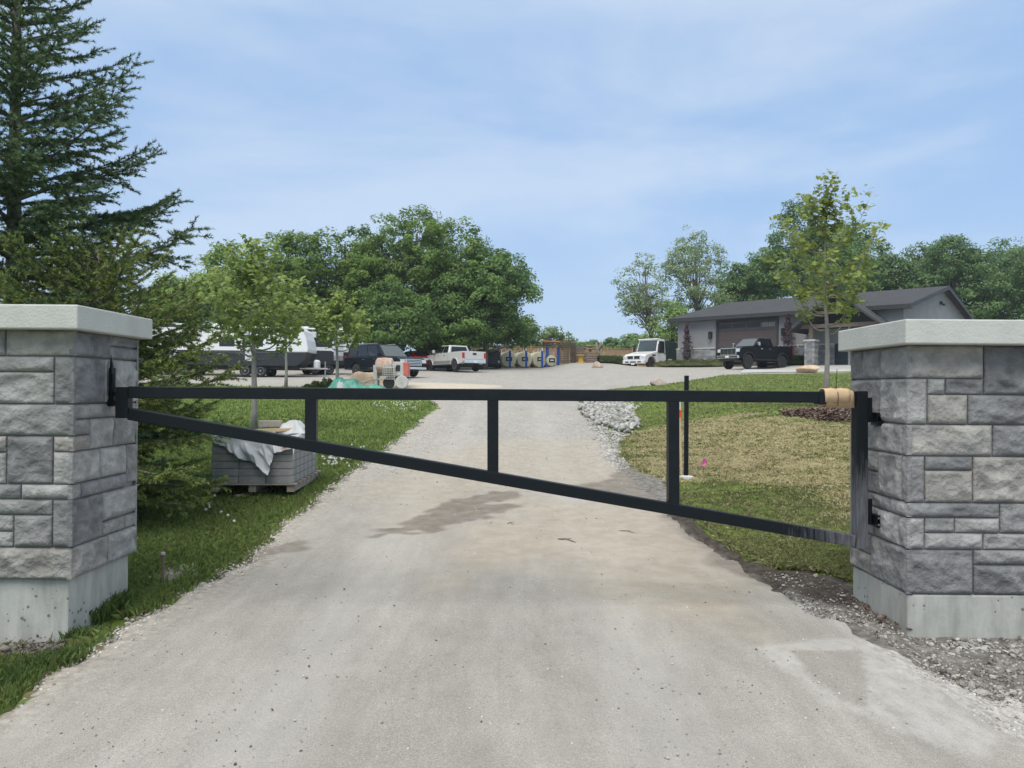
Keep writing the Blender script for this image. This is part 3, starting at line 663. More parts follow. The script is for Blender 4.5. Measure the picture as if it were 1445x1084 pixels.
# ------------------------------------------------------------------ rubble, pebbles, riprap, mulch
M_rock = mat('limestone', (.40, .39, .37), .9, col2=(.60, .585, .56), scale=5, bump=.5, bscale=30, attr='tone')
M_clod = mat('clod', (.85, .85, .85), .95, col2=(1.15, 1.15, 1.15), scale=20, bump=.8, bscale=60, attr='tone')
def rocks(name, P_, sizes, flat, m, label, cols, stuff=True, cat='stones', nseg=1, sink=.3):
    import bmesh
    b = bmesh.new(); bmesh.ops.create_icosphere(b, subdivisions=nseg, radius=1); v0 = np.array([v.co[:] for v in b.verts]); f0 = np.array([[v.index for v in f.verts] for f in b.faces]); b.free()
    n = len(P_); k = len(v0)
    base = []
    for i in range(14):
        d = v0.copy(); 
        for q in range(7):
            nn = rng.normal(size=3); nn /= np.linalg.norm(nn); c = rng.uniform(.45, .85); pr = d@nn; d -= np.clip(pr-c, 0, None)[:, None]*nn*.9
        d *= 1+rng.normal(0, .05, (k, 1)); base.append(d)
    base = np.array(base)[rng.integers(0, 14, n)]
    a = rng.uniform(0, 2*np.pi, n); ca, sa = np.cos(a), np.sin(a)
    S = np.stack([sizes, sizes*rng.uniform(.55, .95, n), sizes*flat*rng.uniform(.6, 1.2, n)], 1)
    V = base*S[:, None, :]; x = V[..., 0]*ca[:, None]-V[..., 1]*sa[:, None]; y = V[..., 0]*sa[:, None]+V[..., 1]*ca[:, None]
    tl = rng.normal(0, .3, (n, 1)); z = V[..., 2]+x*tl
    V = np.stack([x, y, z], -1)+P_[:, None, :]; V[..., 2] += (sizes*flat*(1-2*sink)*.5)[:, None]
    F = (f0[None]+(np.arange(n)*k)[:, None, None]).reshape(-1, 3)
    o = npmesh(name, V.reshape(-1, 3), F, m, col=np.repeat(cols, k, 0)); 
    if stuff: tag(o, label, cat, None, 'stuff')
    return o
def inpoly(P_, n, w=None):
    P_ = np.array(P_); lo, hi = P_.min(0), P_.max(0); out = []
    while len(out) < n:
        q = rng.uniform(lo, hi, (n*3, 2)); q = q[sdpoly(q[:, 0], q[:, 1], P_)+(fbm(q[:, 0], q[:, 1], 2, 3, 91)-.5)*.5 > .0]; out += list(q)
    return np.array(out[:n])
def onto(q, dz=0.): return np.column_stack([q, hgt(q[:, 0], q[:, 1])+dz])
def cc_(n, a, b, s=.15):
    t = rng.uniform(0, 1, (n, 1)); return (np.array(a)*(1-t)+np.array(b)*t)*rng.normal(1, s*.5, (n, 1))
q = inpoly(ripP, 1500); rocks('riprap', onto(q, .03+rng.uniform(0, .06, len(q))*1.), rng.uniform(.035, .11, len(q)), .75, M_rock, 'heap of pale crushed rocks edging the gravel lane beside the lawn', cc_(len(q), (.42, .42, .41), (.92, .92, .91)), sink=.2)
q = inpoly(gravP, 1500); rocks('loose_gravel', onto(q, .015), rng.uniform(.012, .035, len(q)), .7, M_rock, 'loose small gravel spilled below the rock heap', cc_(len(q), (.5, .5, .5), (1.1, 1.1, 1.1)))
# rubble on the right, before and beside the pillar
dr = [G(*p) for p in [(1445, 1010), (1346, 975), (1290, 948), (1228, 912), (1188, 885), (1107, 840), (1070, 812), (1100, 812), (1160, 816), (1200, 826), (1215, 850), (1283, 892), (1450, 915)]]
dr = [dr[0]]+dr[1:]; dr[-1] = (3.6, 5.12); dr.append((3.9, 4.1))
q = inpoly(dr, 5200)
q = q[~((q[:, 0] > 2.64) & (q[:, 1] > 5.1))]
q = q[(sdpoly(q[:, 0], q[:, 1], dampP) < -.05) | (rng.uniform(0, 1, len(q)) < .25)]
sz = np.exp(rng.normal(-4.75, .55, len(q))); z = hgt(q[:, 0], q[:, 1])+dirtz(q) if False else hgt(q[:, 0], q[:, 1])
lumpq = (fbm(q[:, 0], q[:, 1], 9, 5, 11)**1.5)*.085*.8*ss(q[:, 0], 1.4, 1.7)*(1-.75*ss(q[:, 0], 2.45, 2.75)*(1-ss(q[:, 1], 5.0, 5.4)))
P_ = np.column_stack([q, z+lumpq+.002]); rocks('rubble', P_, np.clip(sz*.85, .003, .045), .7, M_clod, 'grey soil clods and stone chips along the right edge of the drive', cc_(len(q), (.13, .11, .095), (.46, .44, .41)))
q = np.column_stack([rng.uniform(2.66, 3.6, 130), rng.normal(4.93, .09, 130)]); q2 = np.column_stack([rng.normal(2.53, .07, 70), rng.uniform(5.0, 6.1, 70)]); q = np.concatenate([q, q2])
lq = (fbm(q[:, 0], q[:, 1], 9, 5, 11)**1.5)*.03
rocks('broken_concrete', np.column_stack([q, hgt(q[:, 0], q[:, 1])+lq-.005]), np.clip(np.exp(rng.normal(-4.2, .5, len(q))), .006, .04), .5, M_clod, 'broken pale concrete lumps at the foot of the right pillar', cc_(len(q), (.28, .27, .25), (.52, .52, .50)), nseg=2)
q = np.column_stack([2.60-.13*ss(np.linspace(0, 1, 60), .8, 1)+rng.normal(0, .035, 60), np.linspace(5.12, 6.0, 60)])
rocks('red_clay_clods', np.column_stack([q, .03+0*q[:, 0]]), np.clip(np.exp(rng.normal(-4.2, .4, 60)), .006, .03), .5, M_clod, 'reddish brown clay lumps against the right pillar foot', cc_(60, (.10, .065, .05), (.19, .125, .10)), cat='soil')
# soil at left pillar front
q = np.column_stack([rng.uniform(-3.7, -2.75, 500), rng.normal(4.74, .07, 500)]); rocks('soil_clods', np.column_stack([q, hgt(q[:, 0], q[:, 1])+rng.uniform(0, .05, 500)]), np.clip(np.exp(rng.normal(-4.7, .6, 500)), .003, .04), .6, M_clod, 'dark soil crumbs before the left pillar', cc_(500, (.09, .075, .06), (.24, .21, .18)), cat='soil')
# chips along left edge
e = np.array(edgeL+[]); t = rng.uniform(0, len(e)-1.001, 2600)**.9; i0 = t.astype(int); fr_ = (t-i0)[:, None]; q = e[i0]*(1-fr_)+e[i0+1]*fr_; q[:, 0] += rng.normal(0, .075, len(q))
rocks('edge_stones', onto(q, .004), rng.uniform(.004, .017, len(q))*(1+.05*q[:, 1]), .7, M_clod, 'small stones along the left edge of the drive', cc_(len(q), (.22, .19, .16), (.6, .57, .52)))
# loose pebbles on the lane
q = samp(8500, lambda y: -2.4+0*y, lambda y: 1.9+0*y, 2.2, 30); kk = rng.uniform(0, 1, len(q)) < np.where(q[:, 1] < 8, .45, 1); q = q[kk]
rocks('pebbles', onto(q, .012), rng.choice([.0025, .004, .006, .010], len(q), p=[.4, .3, .2, .1])*(1+.08*np.clip(q[:, 1]-7, 0, 20)), .8, M_clod, 'scattered pebbles on the gravel drive', cc_(len(q), (.10, .09, .08), (.62, .60, .57)))
rv = [G(*p) for p in [(1107, 838), (1188, 882), (1240, 915), (1300, 966), (1363, 1012), (1470, 1075), (1500, 1000), (1445, 985), (1346, 955), (1290, 930), (1228, 897), (1188, 868)]]
q = inpoly(rv, 2600); rocks('grit', onto(q, .010), np.clip(np.exp(rng.normal(-5.2, .45, len(q))), .0025, .02), .7, M_clod, 'coarse grit strewn along the right verge of the drive', cc_(len(q), (.16, .14, .12), (.62, .60, .57)))
# mulch ring
mn = 5000; a = rng.uniform(0, 2*np.pi, mn); r = np.sqrt(rng.uniform(0, 1, mn)); q = np.column_stack([mulchC[0]+1.15*r*np.cos(a), mulchC[1]+1.3*r*np.sin(a)])
zz = hgt(q[:, 0], q[:, 1])+.03+.14*(1-r**2)
ang = rng.uniform(0, np.pi, mn); l = rng.uniform(.02, .06, mn); w = rng.uniform(.008, .02, mn); ux, uy = np.cos(ang), np.sin(ang); tz = rng.normal(0, .35, mn)
V = np.stack([np.stack([q[:, 0]+sx*ux*l-sy*uy*w, q[:, 1]+sx*uy*l+sy*ux*w, zz+sx*tz*l*.6], 1) for sx, sy in ((-1, -1), (1, -1), (1, 1), (-1, 1))], 1).reshape(-1, 3)
mo = npmesh('bark_mulch', V, np.arange(4*mn).reshape(mn, 4), M_clod, col=np.repeat(cc_(mn, (.14, .085, .065), (.34, .25, .20)), 4, 0)); tag(mo, 'ring of reddish brown bark mulch round the young maple', 'mulch', None, 'stuff')
mb = MB(); nr = 14
vs = [(mulchC[0], mulchC[1], H(*mulchC)+.16)]
for rr in (.35, .7, 1.):
    for k_ in range(28):
        a_ = 2*math.pi*k_/28; x, y = mulchC[0]+1.18*rr*math.cos(a_), mulchC[1]+1.33*rr*math.sin(a_); vs.append((x, y, H(x, y)+.15*(1-rr**2)+.01))
fs = [(0, 1+k_, 1+(k_+1) % 28) for k_ in range(28)]+[(1+j*28+k_, 1+(j+1)*28+k_, 1+(j+1)*28+(k_+1) % 28, 1+j*28+(k_+1) % 28) for j in (0, 1) for k_ in range(28)]
mb.add(vs, fs); tag(mb.build('mulch_bed', mat('mulch_soil', (.09, .055, .045), .95, bump=.8, bscale=30, var=.4, scale=12), smooth=True), 'low mound of dark mulch under the young maple', None, None, 'structure')

# sticks on the drive
M_stick = mat('dead_twig', (.06, .045, .035), .9)
for (x0, y0, x1, y1, rr, lab) in [(787, 763, 813, 768, .006, 'dark twig lying in the middle of the drive'), (872, 751.5, 898, 755.5, .004, 'thin reddish twig lying on the drive below the third gate upright'), (716, 741, 724, 742, .004, 'tiny twig lying just below the gate on the drive')]:
    a, b = G(x0, y0), G(x1, y1); mb = MB(); m_ = ((a[0]+b[0])/2, (a[1]+b[1])/2+.015)
    mb.tube([gz(*a, .016), gz(*m_, .03), gz(*b, .016)], [rr, rr*.9, rr*.5], 6); mb.tube([gz(*m_, .028), gz(m_[0]+.05, m_[1]+.03, .03)], [rr*.6, rr*.3], 5)
    tag(mb.build('twig', M_stick), lab, 'twig')

# ------------------------------------------------------------------ small posts on the right lawn
def based(name, label, cat, p, build, group=None):
    t = thing(name, label, cat, p, 0, group); build(t); return t
x, y = G(968, 680); tp_ = EYE+ray(967.5, 534)*y
def f(t):
    mb = MB(); mb.tube([(0, 0, 0), (-.0, 0, tp_.z-H(x, y))], .034, 14); mb.build('post', M_black, t, smooth=False)
    mb = MB(); mb.lathe([(.05, 0), (.11, .005), (.105, .04), (.04, .055)], 16); mb.build('foot_collar', M_white, t)
based('marker_post', 'slim black post in a white collar, standing behind the gate', 'post', gz(x, y, .04), f)
x, y = G(961.5, 676); tp_ = EYE+ray(962.5, 567)*(y+.25)
M_wood = mat('bare_wood', (.42, .31, .19), .8, col2=(.55, .42, .27), scale=4, stretch=(2, 2, .5), bump=.2)
M_orange = mat('orange_ribbon', (.75, .10, .04), .6)
def f(t):
    h = tp_.z-H(x, y); mb = MB(); mb.beam((0, 0, 0), (.01, .25, h), .03, .02); mb.build('stake', M_wood, t)
    mb = MB(); mb.beam((.01, .20, h*.8), (.012, .225, h*.99), .04, .03); mb.build('paper_wrap', M_white, t)
    mb = MB(); mb.add([(-.01, .17, h*.84), (.045, .17, h*.86), (.03, .18, h*.72), (.0, .185, h*.70), (-.02, .18, h*.76)], [(0, 1, 2, 3, 4)]); mb.beam((.01, .19, h*.86), (.01, .2, h*.8), .05, .035); mb.build('ribbon', M_orange, t)
based('survey_stake', 'thin wooden stake with an orange and white ribbon beside the black post', 'stake', gz(x, y, .04), f)
x, y = G(993, 672)
def f(t):
    mb = MB(); mb.tube([(0, 0, 0), (0, 0, .26)], .002, 5); mb.build('wire', M_stick, t)
    mb = MB(); mb.add([(0, 0, .25), (.035, .01, .17), (.05, .0, .20), (.02, -.02, .12), (-.035, -.01, .13), (-.02, .0, .18)], [(0, 1, 3, 4, 5), (0, 2, 1)]); mb.build('flag', mat('pink_plastic', (.75, .12, .42), .5, transl=.3), t)
based('marker_flag', 'small pink marker flag standing in the turf', 'flag', gz(x, y, .03), f)
x, y = G(228, 826)
def f(t):
    mb = MB(); mb.tube([(0, 0, -.02), (.01, 0, .12), (.008, 0, .235)], [.014, .012, .014], 8); mb.build('stake', mat('old_stake', (.16, .12, .09), .9), t)
    mb = MB(); mb.lathe([(.01, .235), (.02, .24), (.018, .255), (.01, .262)], 8, Matrix.Translation((.008, 0, 0))); mb.build('stake_cap', mat('dull_grey', (.35, .35, .34), .7), t)
based('ground_stake', 'short thin stake with a grey top in the grass beside the left pillar', 'stake', gz(x, y), f)
def boulder(name, px, py, r, label, col, sq=.65):
    x, y = G(px, py); import bmesh
    b = bmesh.new(); bmesh.ops.create_icosphere(b, subdivisions=4, radius=1); V = np.array([v.co[:] for v in b.verts]); F = np.array([[v.index for v in f.verts] for f in b.faces]); b.free()
    for _ in range(12):
        n = rng.normal(size=3); n /= np.linalg.norm(n); c = rng.uniform(.6, .9); V -= np.clip(V@n-c, 0, None)[:, None]*n*.85
    V *= (1+(fbm(V[:, 0]*2+V[:, 2]+9, V[:, 1]*2+9, 1.5, 4, 5)-.5)*.25)[:, None]; V *= np.array([r, r*.75, r*sq])
    o = npmesh(name, V, F, mat(name+'_stone', col, .9, col2=tuple(min(1, c*1.5) for c in col), scale=2.5, bump=.6, bscale=8), smooth=True); o.location = gz(x, y, r*sq*.55); tag(o, label, 'boulder'); return o
boulder('boulder', 928, 545.5, .33, 'pinkish boulder at the edge of the yard above the gate rail', (.33, .27, .24))
boulder('boulder', 1139, 526.5, .85, 'tan boulder on the concrete apron by the porch pier', (.42, .31, .22), .42)

# ------------------------------------------------------------------ pallet of paving blocks
bx0, by0 = -3.75, 9.62; PR_ = R(3)
pz = H(-3.4, 10.9)+.0
def ploc(u, v, z): 
    c, s = math.cos(PR_), math.sin(PR_); return (bx0+u*c-v*s, by0+u*s+v*c, pz+z)
M_block = mat('grey_paver', (.18, .181, .177), .9, col2=(.29, .288, .28), scale=5, bump=.4, bscale=60)
M_pal = mat('weathered_wood', (.22, .19, .16), .9, col2=(.33, .29, .25), scale=5, stretch=(.5, 4, 4), bump=.3)
pal = thing('pallet', 'weathered wooden pallet under the stack of grey paving blocks', 'pallet', ploc(0, 0, 0), PR_)
for k_ in range(7):
    mb = MB(); mb.bx(-.03, 1.05, -.02+k_*.25, .10+k_*.25, .105, .125); mb.build('deck_board', M_pal, pal, bevel=.003)
for u in (0, .47, .94):
    mb = MB(); mb.bx(u-.01, u+.08, 0, 1.58, .018, .105); mb.build('stringer', M_pal, pal, bevel=.003)
proto = None; G_BL = 'grey paving blocks stacked on the pallet'; BW, BD, BH = .335, .25, .092
cnt = 0
for c_ in range(6):
    nu = 3; nv = 6 if c_ < 3 else (5 if c_ < 5 else 4)
    for i in range(nu):
        for j in range(nv):
            if 0 < j < nv-1 and i < nu-1 and c_ < 5 and i > 0: continue
            if proto is None:
                mb = MB(); mb.bx(0, BW-.004, 0, BD-.004, 0, BH-.004); proto = mb.build('paving_block', M_block, None, bevel=.006)
                tag(proto, 'grey concrete paving block in the covered stack on the pallet', 'paving block', G_BL); o = proto
            else: o = proto.copy(); C.objects.link(o)
            o.location = ploc(i*BW+random.uniform(-.004, .004), j*BD+random.uniform(-.004, .004), .127+c_*BH); o.rotation_euler = (0, 0, PR_+random.uniform(-.01, .01)); cnt += 1
ztp = .127+6*BH
# sheet
M_sheet = mat('translucent_plastic', (.60, .62, .64), .35, var=.06, scale=3, transl=.2, spec=.5, bump=.7, bscale=9)
nu, nv = 130, 110; U, V_ = np.meshgrid(np.linspace(-.04, 1.09, nu), np.linspace(-.56, 1.0, nv))
fold = (fbm(U*1.0+V_*.55, V_*.35, 6, 4, 120)-.5)
hl = np.interp(U, [-.05, .02, .16, .38, .55, .72, .765, 1.0, 1.03, 1.07], [.05, .06, .10, .26, .31, .46, .19, .12, .22, .20])
hem = -hl-.006*np.sin(U*60)
Vc = np.maximum(V_, hem); hang = np.clip(-Vc, 0, None)
uu = U.copy(); side = np.clip(U-1.012, 0, None)
crease = (1-np.abs(2*fbm(U*1.3+V_*.9+3, V_*.5-U*.4, 4.5, 3, 125)-1))**2
zz = ztp+.014+np.where(Vc > 0, .03*fold+.018*np.sin(U*11+V_*4)*ss(V_, 0, .3)+.03*crease, .02*(1-ss(hang, 0, .03))-hang)-side*1.1
yy = np.where(Vc > 0, Vc, -.014-.14*ss(hang, 0, .2)*(.2+fold*1.1+.5*crease+.16*np.sin(U*15+hang*9+1.5*np.sin(U*5))))
uu = np.minimum(uu, 1.012)+.0+np.clip(side, 0, .03)*.5+hang*.12*(U-.5)
c, s = math.cos(PR_), math.sin(PR_)
Vv = np.stack([uu*c-yy*s, uu*s+yy*c, zz], -1).reshape(-1, 3)
ix = np.arange(nu*nv).reshape(nv, nu); F = np.stack([ix[:-1, :-1], ix[:-1, 1:], ix[1:, 1:], ix[1:, :-1]], -1).reshape(-1, 4)
ar = np.abs(Vc[:-1, :-1]-Vc[1:, :-1]).ravel() > 1e-4; F = F[ar]
po = npmesh('plastic_sheet', Vv, F, M_sheet, smooth=True); po.location = (bx0, by0, pz); sm = po.modifiers.new('solid', 'SOLIDIFY'); sm.thickness = .002
tag(po, 'crumpled white plastic sheet draped over the front of the block stack', 'plastic sheet')
mb = MB(); mb.box((0, 0, 0), (.05, .012, .075)); o = mb.build('red_tag', mat('red_print', (.62, .10, .07), .6), po, bevel=.004); o.location = (.93, -.06, ztp-.07)
def timber(name, a, b, w, h, label, m=None):
    a, b = Vector(a), Vector(b); mb = MB(); c = (a+b)/2; mb.beam(a-c, b-c, w, h); o = mb.build(name, m or M_wood, None, bevel=.003); o.location = c; tag(o, label, 'timber'); return o
timber('timber', ploc(.38, .35, ztp+.085), ploc(1.02, .62, ztp+.10), .09, .04, 'pale timber offcut lying on the plastic sheet on the block stack')
mb = MB(); mb.box((0, 0, 0), (.30, .16, .085)); o = mb.build('paving_block', mat('tan_block', (.34, .31, .26), .9), None, bevel=.008); o.location = ploc(.52, .8, ztp+.16); o.rotation_euler = (0, 0, .15); tag(o, 'single tan block lying loose on top of the covered stack', 'paving block')
mb = MB(); nuu = 24
U, V_ = np.meshgrid(np.linspace(0, 1, 26), np.linspace(0, 1, 20)); e_ = np.minimum(np.minimum(U, 1-U), np.minimum(V_, 1-V_))
zz = .13*ss(e_, 0, .3)*(.5+fbm(U, V_, 5, 3, 130)); ix = np.arange(26*20).reshape(20, 26); F = np.stack([ix[:-1, :-1], ix[:-1, 1:], ix[1:, 1:], ix[1:, :-1]], -1).reshape(-1, 4)
o = npmesh('plastic_bundle', np.stack([U*.42+.62, V_*.35+.5, zz], -1).reshape(-1, 3), F, M_sheet, smooth=True); o.location = (bx0, by0, pz+ztp+.05); tag(o, 'bunched end of white plastic heaped on top of the block stack', 'plastic sheet')
a, b = G(333, 704.5), G(378, 695); timber('timber', gz(*a, .035), gz(*b, .035), .05, .03, 'pale board lying in the grass before the pallet')
# ------------------------------------------------------------------ trees
M_bark = mat('bark', (.10, .085, .07), .9, col2=(.20, .175, .15), scale=6, stretch=(3, 3, .6), bump=.5, bscale=20)
M_barky = mat('young_bark', (.20, .19, .17), .85, col2=(.30, .285, .26), scale=8, stretch=(2, 2, .6), bump=.2)
M_leaf = mat('leaves', (1, 1, 1), .6, var=.04, attr='tone', transl=.38, spec=.25)
def rand_unit(n):
    v = rng.normal(size=(n, 3)); return v/np.linalg.norm(v, axis=1, keepdims=True)
def leafmesh(name, P_, Nn, size, cols, parent, shape='quad', m=None):
    n = len(P_); a = np.cross(Nn, rand_unit(n)); a /= np.linalg.norm(a, axis=1, keepdims=True)+1e-9; b = np.cross(Nn, a)
    size = np.broadcast_to(size, (n,))[:, None]
    if shape == 'quad':
        pr = [(-1, 0), (0, -.55), (1, 0), (0, .55)]
    else:   # maple: lobed
        pr = [(-1.0, 0), (-.55, -.75), (-.25, -.38), (.25, -.95), (.38, -.38), (1.05, 0), (.38, .38), (.25, .95), (-.25, .38), (-.55, .75)]
    k = len(pr); droop = -.18 if shape != 'quad' else 0
    V = np.stack([P_+a*size*u*.5+b*size*v*.5+Nn*size*droop*(u*u+v*v)*.4 for u, v in pr], 1).reshape(-1, 3)
    return npmesh(name, V, np.arange(n*k).reshape(n, k), m or M_leaf, parent, col=np.repeat(cols, k, 0))
def limbs(mb, base, H_, top, r0, tips, n=7, wob=.25):
    """trunk then limbs toward tips"""
    k = 8; pts = [Vector((base[0]+(top[0]-base[0])*t+wob*.3*math.sin(t*5+base[0]), base[1]+(top[1]-base[1])*t, base[2]+(top[2]-base[2])*t)) for t in np.linspace(0, 1, k)]
    mb.tube(pts, [r0*(1.25 if i == 0 else 1)*(1-.75*i/(k-1)) for i in range(k)], 8)
    for tp in tips:
        tp = Vector(tp); best = pts[1]
        t0 = min(.92, max(.18, ((tp.z-base[2])/(top[2]-base[2]+1e-6))*.62)); i = int(t0*(k-1)); st = pts[i].lerp(pts[i+1], t0*(k-1)-i)
        mid = st.lerp(tp, .5)+Vector((random.uniform(-wob, wob), random.uniform(-wob, wob), random.uniform(0, wob*1.5)))
        rr = r0*(1-.75*t0)*.5; mb.tube([st, st.lerp(mid, .5)+Vector((0, 0, -.1*wob)), mid, tp], [rr, rr*.75, rr*.5, rr*.15], 5)
def big_tree(name, label, x, y, ztop, zcr, hw, group, cA, cB, nl=16, nclump=300, per=90, ls=.26, seed=1, lean=0., dens=1., trunk_r=.28, clump_r=.75, hd=None, shape=1.):
    global rng; old = rng; rng = np.random.default_rng(seed); random.seed(seed)
    z0 = H(x, y); t = thing(name, label, 'tree', (x, y, z0), 0, group); hd = hd or hw*.85
    cz = (ztop+zcr)/2-z0; rz = (ztop-zcr)/2
    # lobes on an egg-shaped crown
    lob = []
    for i in range(nl):
        d = rand_unit(1)[0]; rr = rng.uniform(.5, .78)
        lx = d[0]*hw*rr; ly = d[1]*hd*rr; lz = cz+d[2]*rz*rr
        w = (1-.35*max(0, (lz-cz)/rz)*shape); r = rng.uniform(.34, .5)
        lob.append((lx*w+lean*(lz/(ztop-z0)), ly*w, lz, hw*r, hd*r, min(rz, hw*1.2)*r))
    lob.append((lean*.9, 0, ztop-z0-rz*.33, hw*.36, hd*.36, rz*.33)); lob.append((lean*.5, 0, cz, hw*.55, hd*.55, rz*.55))
    lob = np.array(lob); wt = (lob[:, 3]*lob[:, 4])**.9; wt /= wt.sum()
    li = rng.choice(len(lob), nclump, p=wt); d = rand_unit(nclump); d[:, 2] = np.where(d[:, 2] < -.3, d[:, 2]*.6, d[:, 2])
    rr = rng.uniform(.72, 1.05, nclump)[:, None]; Cc = lob[li, :3]+d*lob[li, 3:]*rr
    Cc[:, 2] = np.maximum(Cc[:, 2], zcr-z0+rng.uniform(-.2, .6, nclump))
    csz = rng.uniform(.6, 1.25, nclump)*clump_r
    ct = rng.uniform(0, 1, nclump)
    idx = np.repeat(np.arange(nclump), per); n = len(idx); keep = rng.uniform(0, 1, n) < dens*rng.uniform(.5, 1, nclump)[idx]; idx = idx[keep]; n = len(idx)
    g = rand_unit(n)*rng.uniform(.35, 1, (n, 1))**.6; P_ = Cc[idx]+g*csz[idx, None]*np.array([1, 1, .62])
    Nn = g*.55+d[idx]*.5+np.array([0, 0, .55])+rng.normal(0, .45, (n, 3)); Nn /= np.linalg.norm(Nn, axis=1, keepdims=True)
    tt = np.clip(ct[idx]+rng.normal(0, .18, n), 0, 1)[:, None]; cols = (np.array(cA)*(1-tt)+np.array(cB)*tt)*rng.uniform(.85, 1.15, (n, 1))*(1 if cA is GA1 else 2.15)*(np.array([.86, 1., .9]) if cA is GA1 else np.array([1.02, 1., .9]))
    leafmesh('crown', P_, Nn, rng.uniform(.7, 1.3, n)*ls, cols, t)
    mb = MB(); tips = [tuple(c) for c in Cc[rng.choice(nclump, 26, replace=False)]]+[tuple(l[:3]) for l in lob]
    limbs(mb, (0, 0, -.2), 0, (lean*.7, 0, (ztop-z0)*.86), trunk_r, tips, wob=hw*.12); mb.build('trunk', M_bark, t, smooth=True, fixn=False)
    rng = old; return t
GA1, GB1 = (.14, .20, .055), (.26, .335, .09)      # broadleaf greens
GR = 'broadleaf trees standing behind the parked vehicles'
def tp(px, d, ytop, ycr, hwpx, **k):
    p = PX(px, ytop, d); q = PX(px, ycr, d); return dict(x=p.x, y=d, ztop=p.z, zcr=q.z, hw=hwpx/FPX*d, **k)
def T(label, group, px, d, yt, yc, hw, cA=GA1, cB=GB1, name='broadleaf_tree', **k):
    return big_tree(name, label, group=group, cA=cA, cB=cB, **tp(px, d, yt, yc, hw, **k))
T('light green tree behind the caravans, leftmost of the tree belt beyond the young maples', GR, 322, 60, 346, 522, 78, (.075, .12, .035), (.14, .20, .06), seed=11, nclump=440, per=85, ls=.24)
T('rounded green tree behind the white and black caravan', GR, 410, 64, 333, 520, 88, seed=12, nclump=520, per=90)
T('green tree with a domed top behind the long black vehicle', GR, 490, 66, 316, 515, 78, seed=13, nclump=480, per=90)
T('tallest green tree of the belt, its crown rising above the silver pickup', GR, 592, 66, 299, 512, 104, seed=14, nclump=760, per=95, nl=22, trunk_r=.38)
T('broad dark green tree at the right end of the belt, reaching into open sky', GR, 684, 65, 350, 503, 80, (.045, .085, .032), (.09, .145, .045), seed=15, nclump=540, per=85)
T('low green tree filling the gap behind the red car', GR, 548, 60, 398, 516, 62, (.04, .078, .028), (.085, .135, .04), seed=16, nclump=260, per=80)
T('low dark tree behind the silver pickup cab', GR, 645, 63, 415, 508, 58, (.045, .085, .028), (.10, .155, .045), seed=17, nclump=220, per=80)
T('green tree half hidden behind the spruce, beyond the caravans', GR, 245, 58, 395, 520, 60, (.065, .11, .03), (.12, .18, .05), seed=18, nclump=240, per=80)
T('dark tree left of the belt, hidden behind the spruce boughs', GR, 120, 60, 380, 520, 80, seed=19, nclump=240, per=70)
# bushes by the fence
GB_ = 'bushy trees behind the timber fence'
T('upright bushy tree behind the fence at the right foot of the tree belt', GB_, 742, 77, 443, 500, 26, (.06, .10, .04), (.12, .17, .065), seed=21, nclump=120, per=60, ls=.26, name='bushy_tree', trunk_r=.1, clump_r=.6)
T('pale feathery bushy tree rising behind the orange racking', GB_, 775, 79, 457, 498, 19, (.07, .11, .05), (.14, .19, .08), seed=22, nclump=80, per=50, ls=.24, name='bushy_tree', trunk_r=.08, dens=.7, clump_r=.55)
T('small loose bushy tree at the right end of the bushes behind the fence', GB_, 800, 80, 465, 500, 18, (.07, .11, .05), (.13, .18, .075), seed=23, nclump=70, per=46, ls=.24, name='bushy_tree', trunk_r=.08, dens=.7, clump_r=.5)
# far hedge line
for i, (px, yt, hw, dd) in enumerate([(822, 484, 16, 140), (838, 482, 12, 150), (868, 478, 20, 150), (893, 473, 20, 145), (915, 474, 20, 140), (940, 468, 24, 130), (965, 470, 24, 125)]):
    T(['low far tree beyond the fence, left end of the distant row', 'small rounded far tree beyond the fence, second in the distant row', 'far green tree above the middle of the fence', 'far green tree just left of the white truck, beyond the fence', 'far green tree directly behind the white truck cab', 'far green tree above the dark truck body', 'far tree beside the left corner of the grey building'][i],
      'distant trees beyond the fence', px, dd, yt, 500, hw, (.07, .12, .05), (.12, .18, .07), seed=30+i, nclump=110, per=45, ls=.5, name='distant_tree', clump_r=.9, trunk_r=.15)
# tall trees behind the building
GW = 'tall trees behind the grey building'
for i, (px, dd, yt, yc, hw, nc) in enumerate([(1043, 92, 372, 485, 39, 237), (1080, 96, 350, 485, 39, 224), (1135, 90, 288, 485, 80, 532), (1196, 96, 312, 485, 62, 364), (1248, 92, 344, 485, 62, 364), (1300, 98, 342, 485, 59, 364), (1352, 90, 338, 485, 65, 392), (1408, 96, 337, 485, 65, 392), (1462, 88, 330, 480, 52, 280), (1530, 92, 325, 480, 60, 200)]):
    T(['small tree with a pointed top behind the left half of the grey roof', 'tree behind the grey roof just left of the tall spreading tree', 'tallest spreading tree behind the young maple and grey roof', 'tree directly behind the right shoulder of the young maple', 'tree in the wood just left of the gable peak', 'tree rising behind the gable peak', 'tree in the wood just right of the gable peak', 'full dark tree above the right pillar cap', 'dark tree at the right margin above the pillar', 'tree just beyond the right margin'][i],
      GW, px, dd, yt, yc, hw, (.046, .088, .038), (.092, .145, .058), seed=50+i, nclump=nc, per=85, ls=.33, clump_r=1.0, trunk_r=.3)
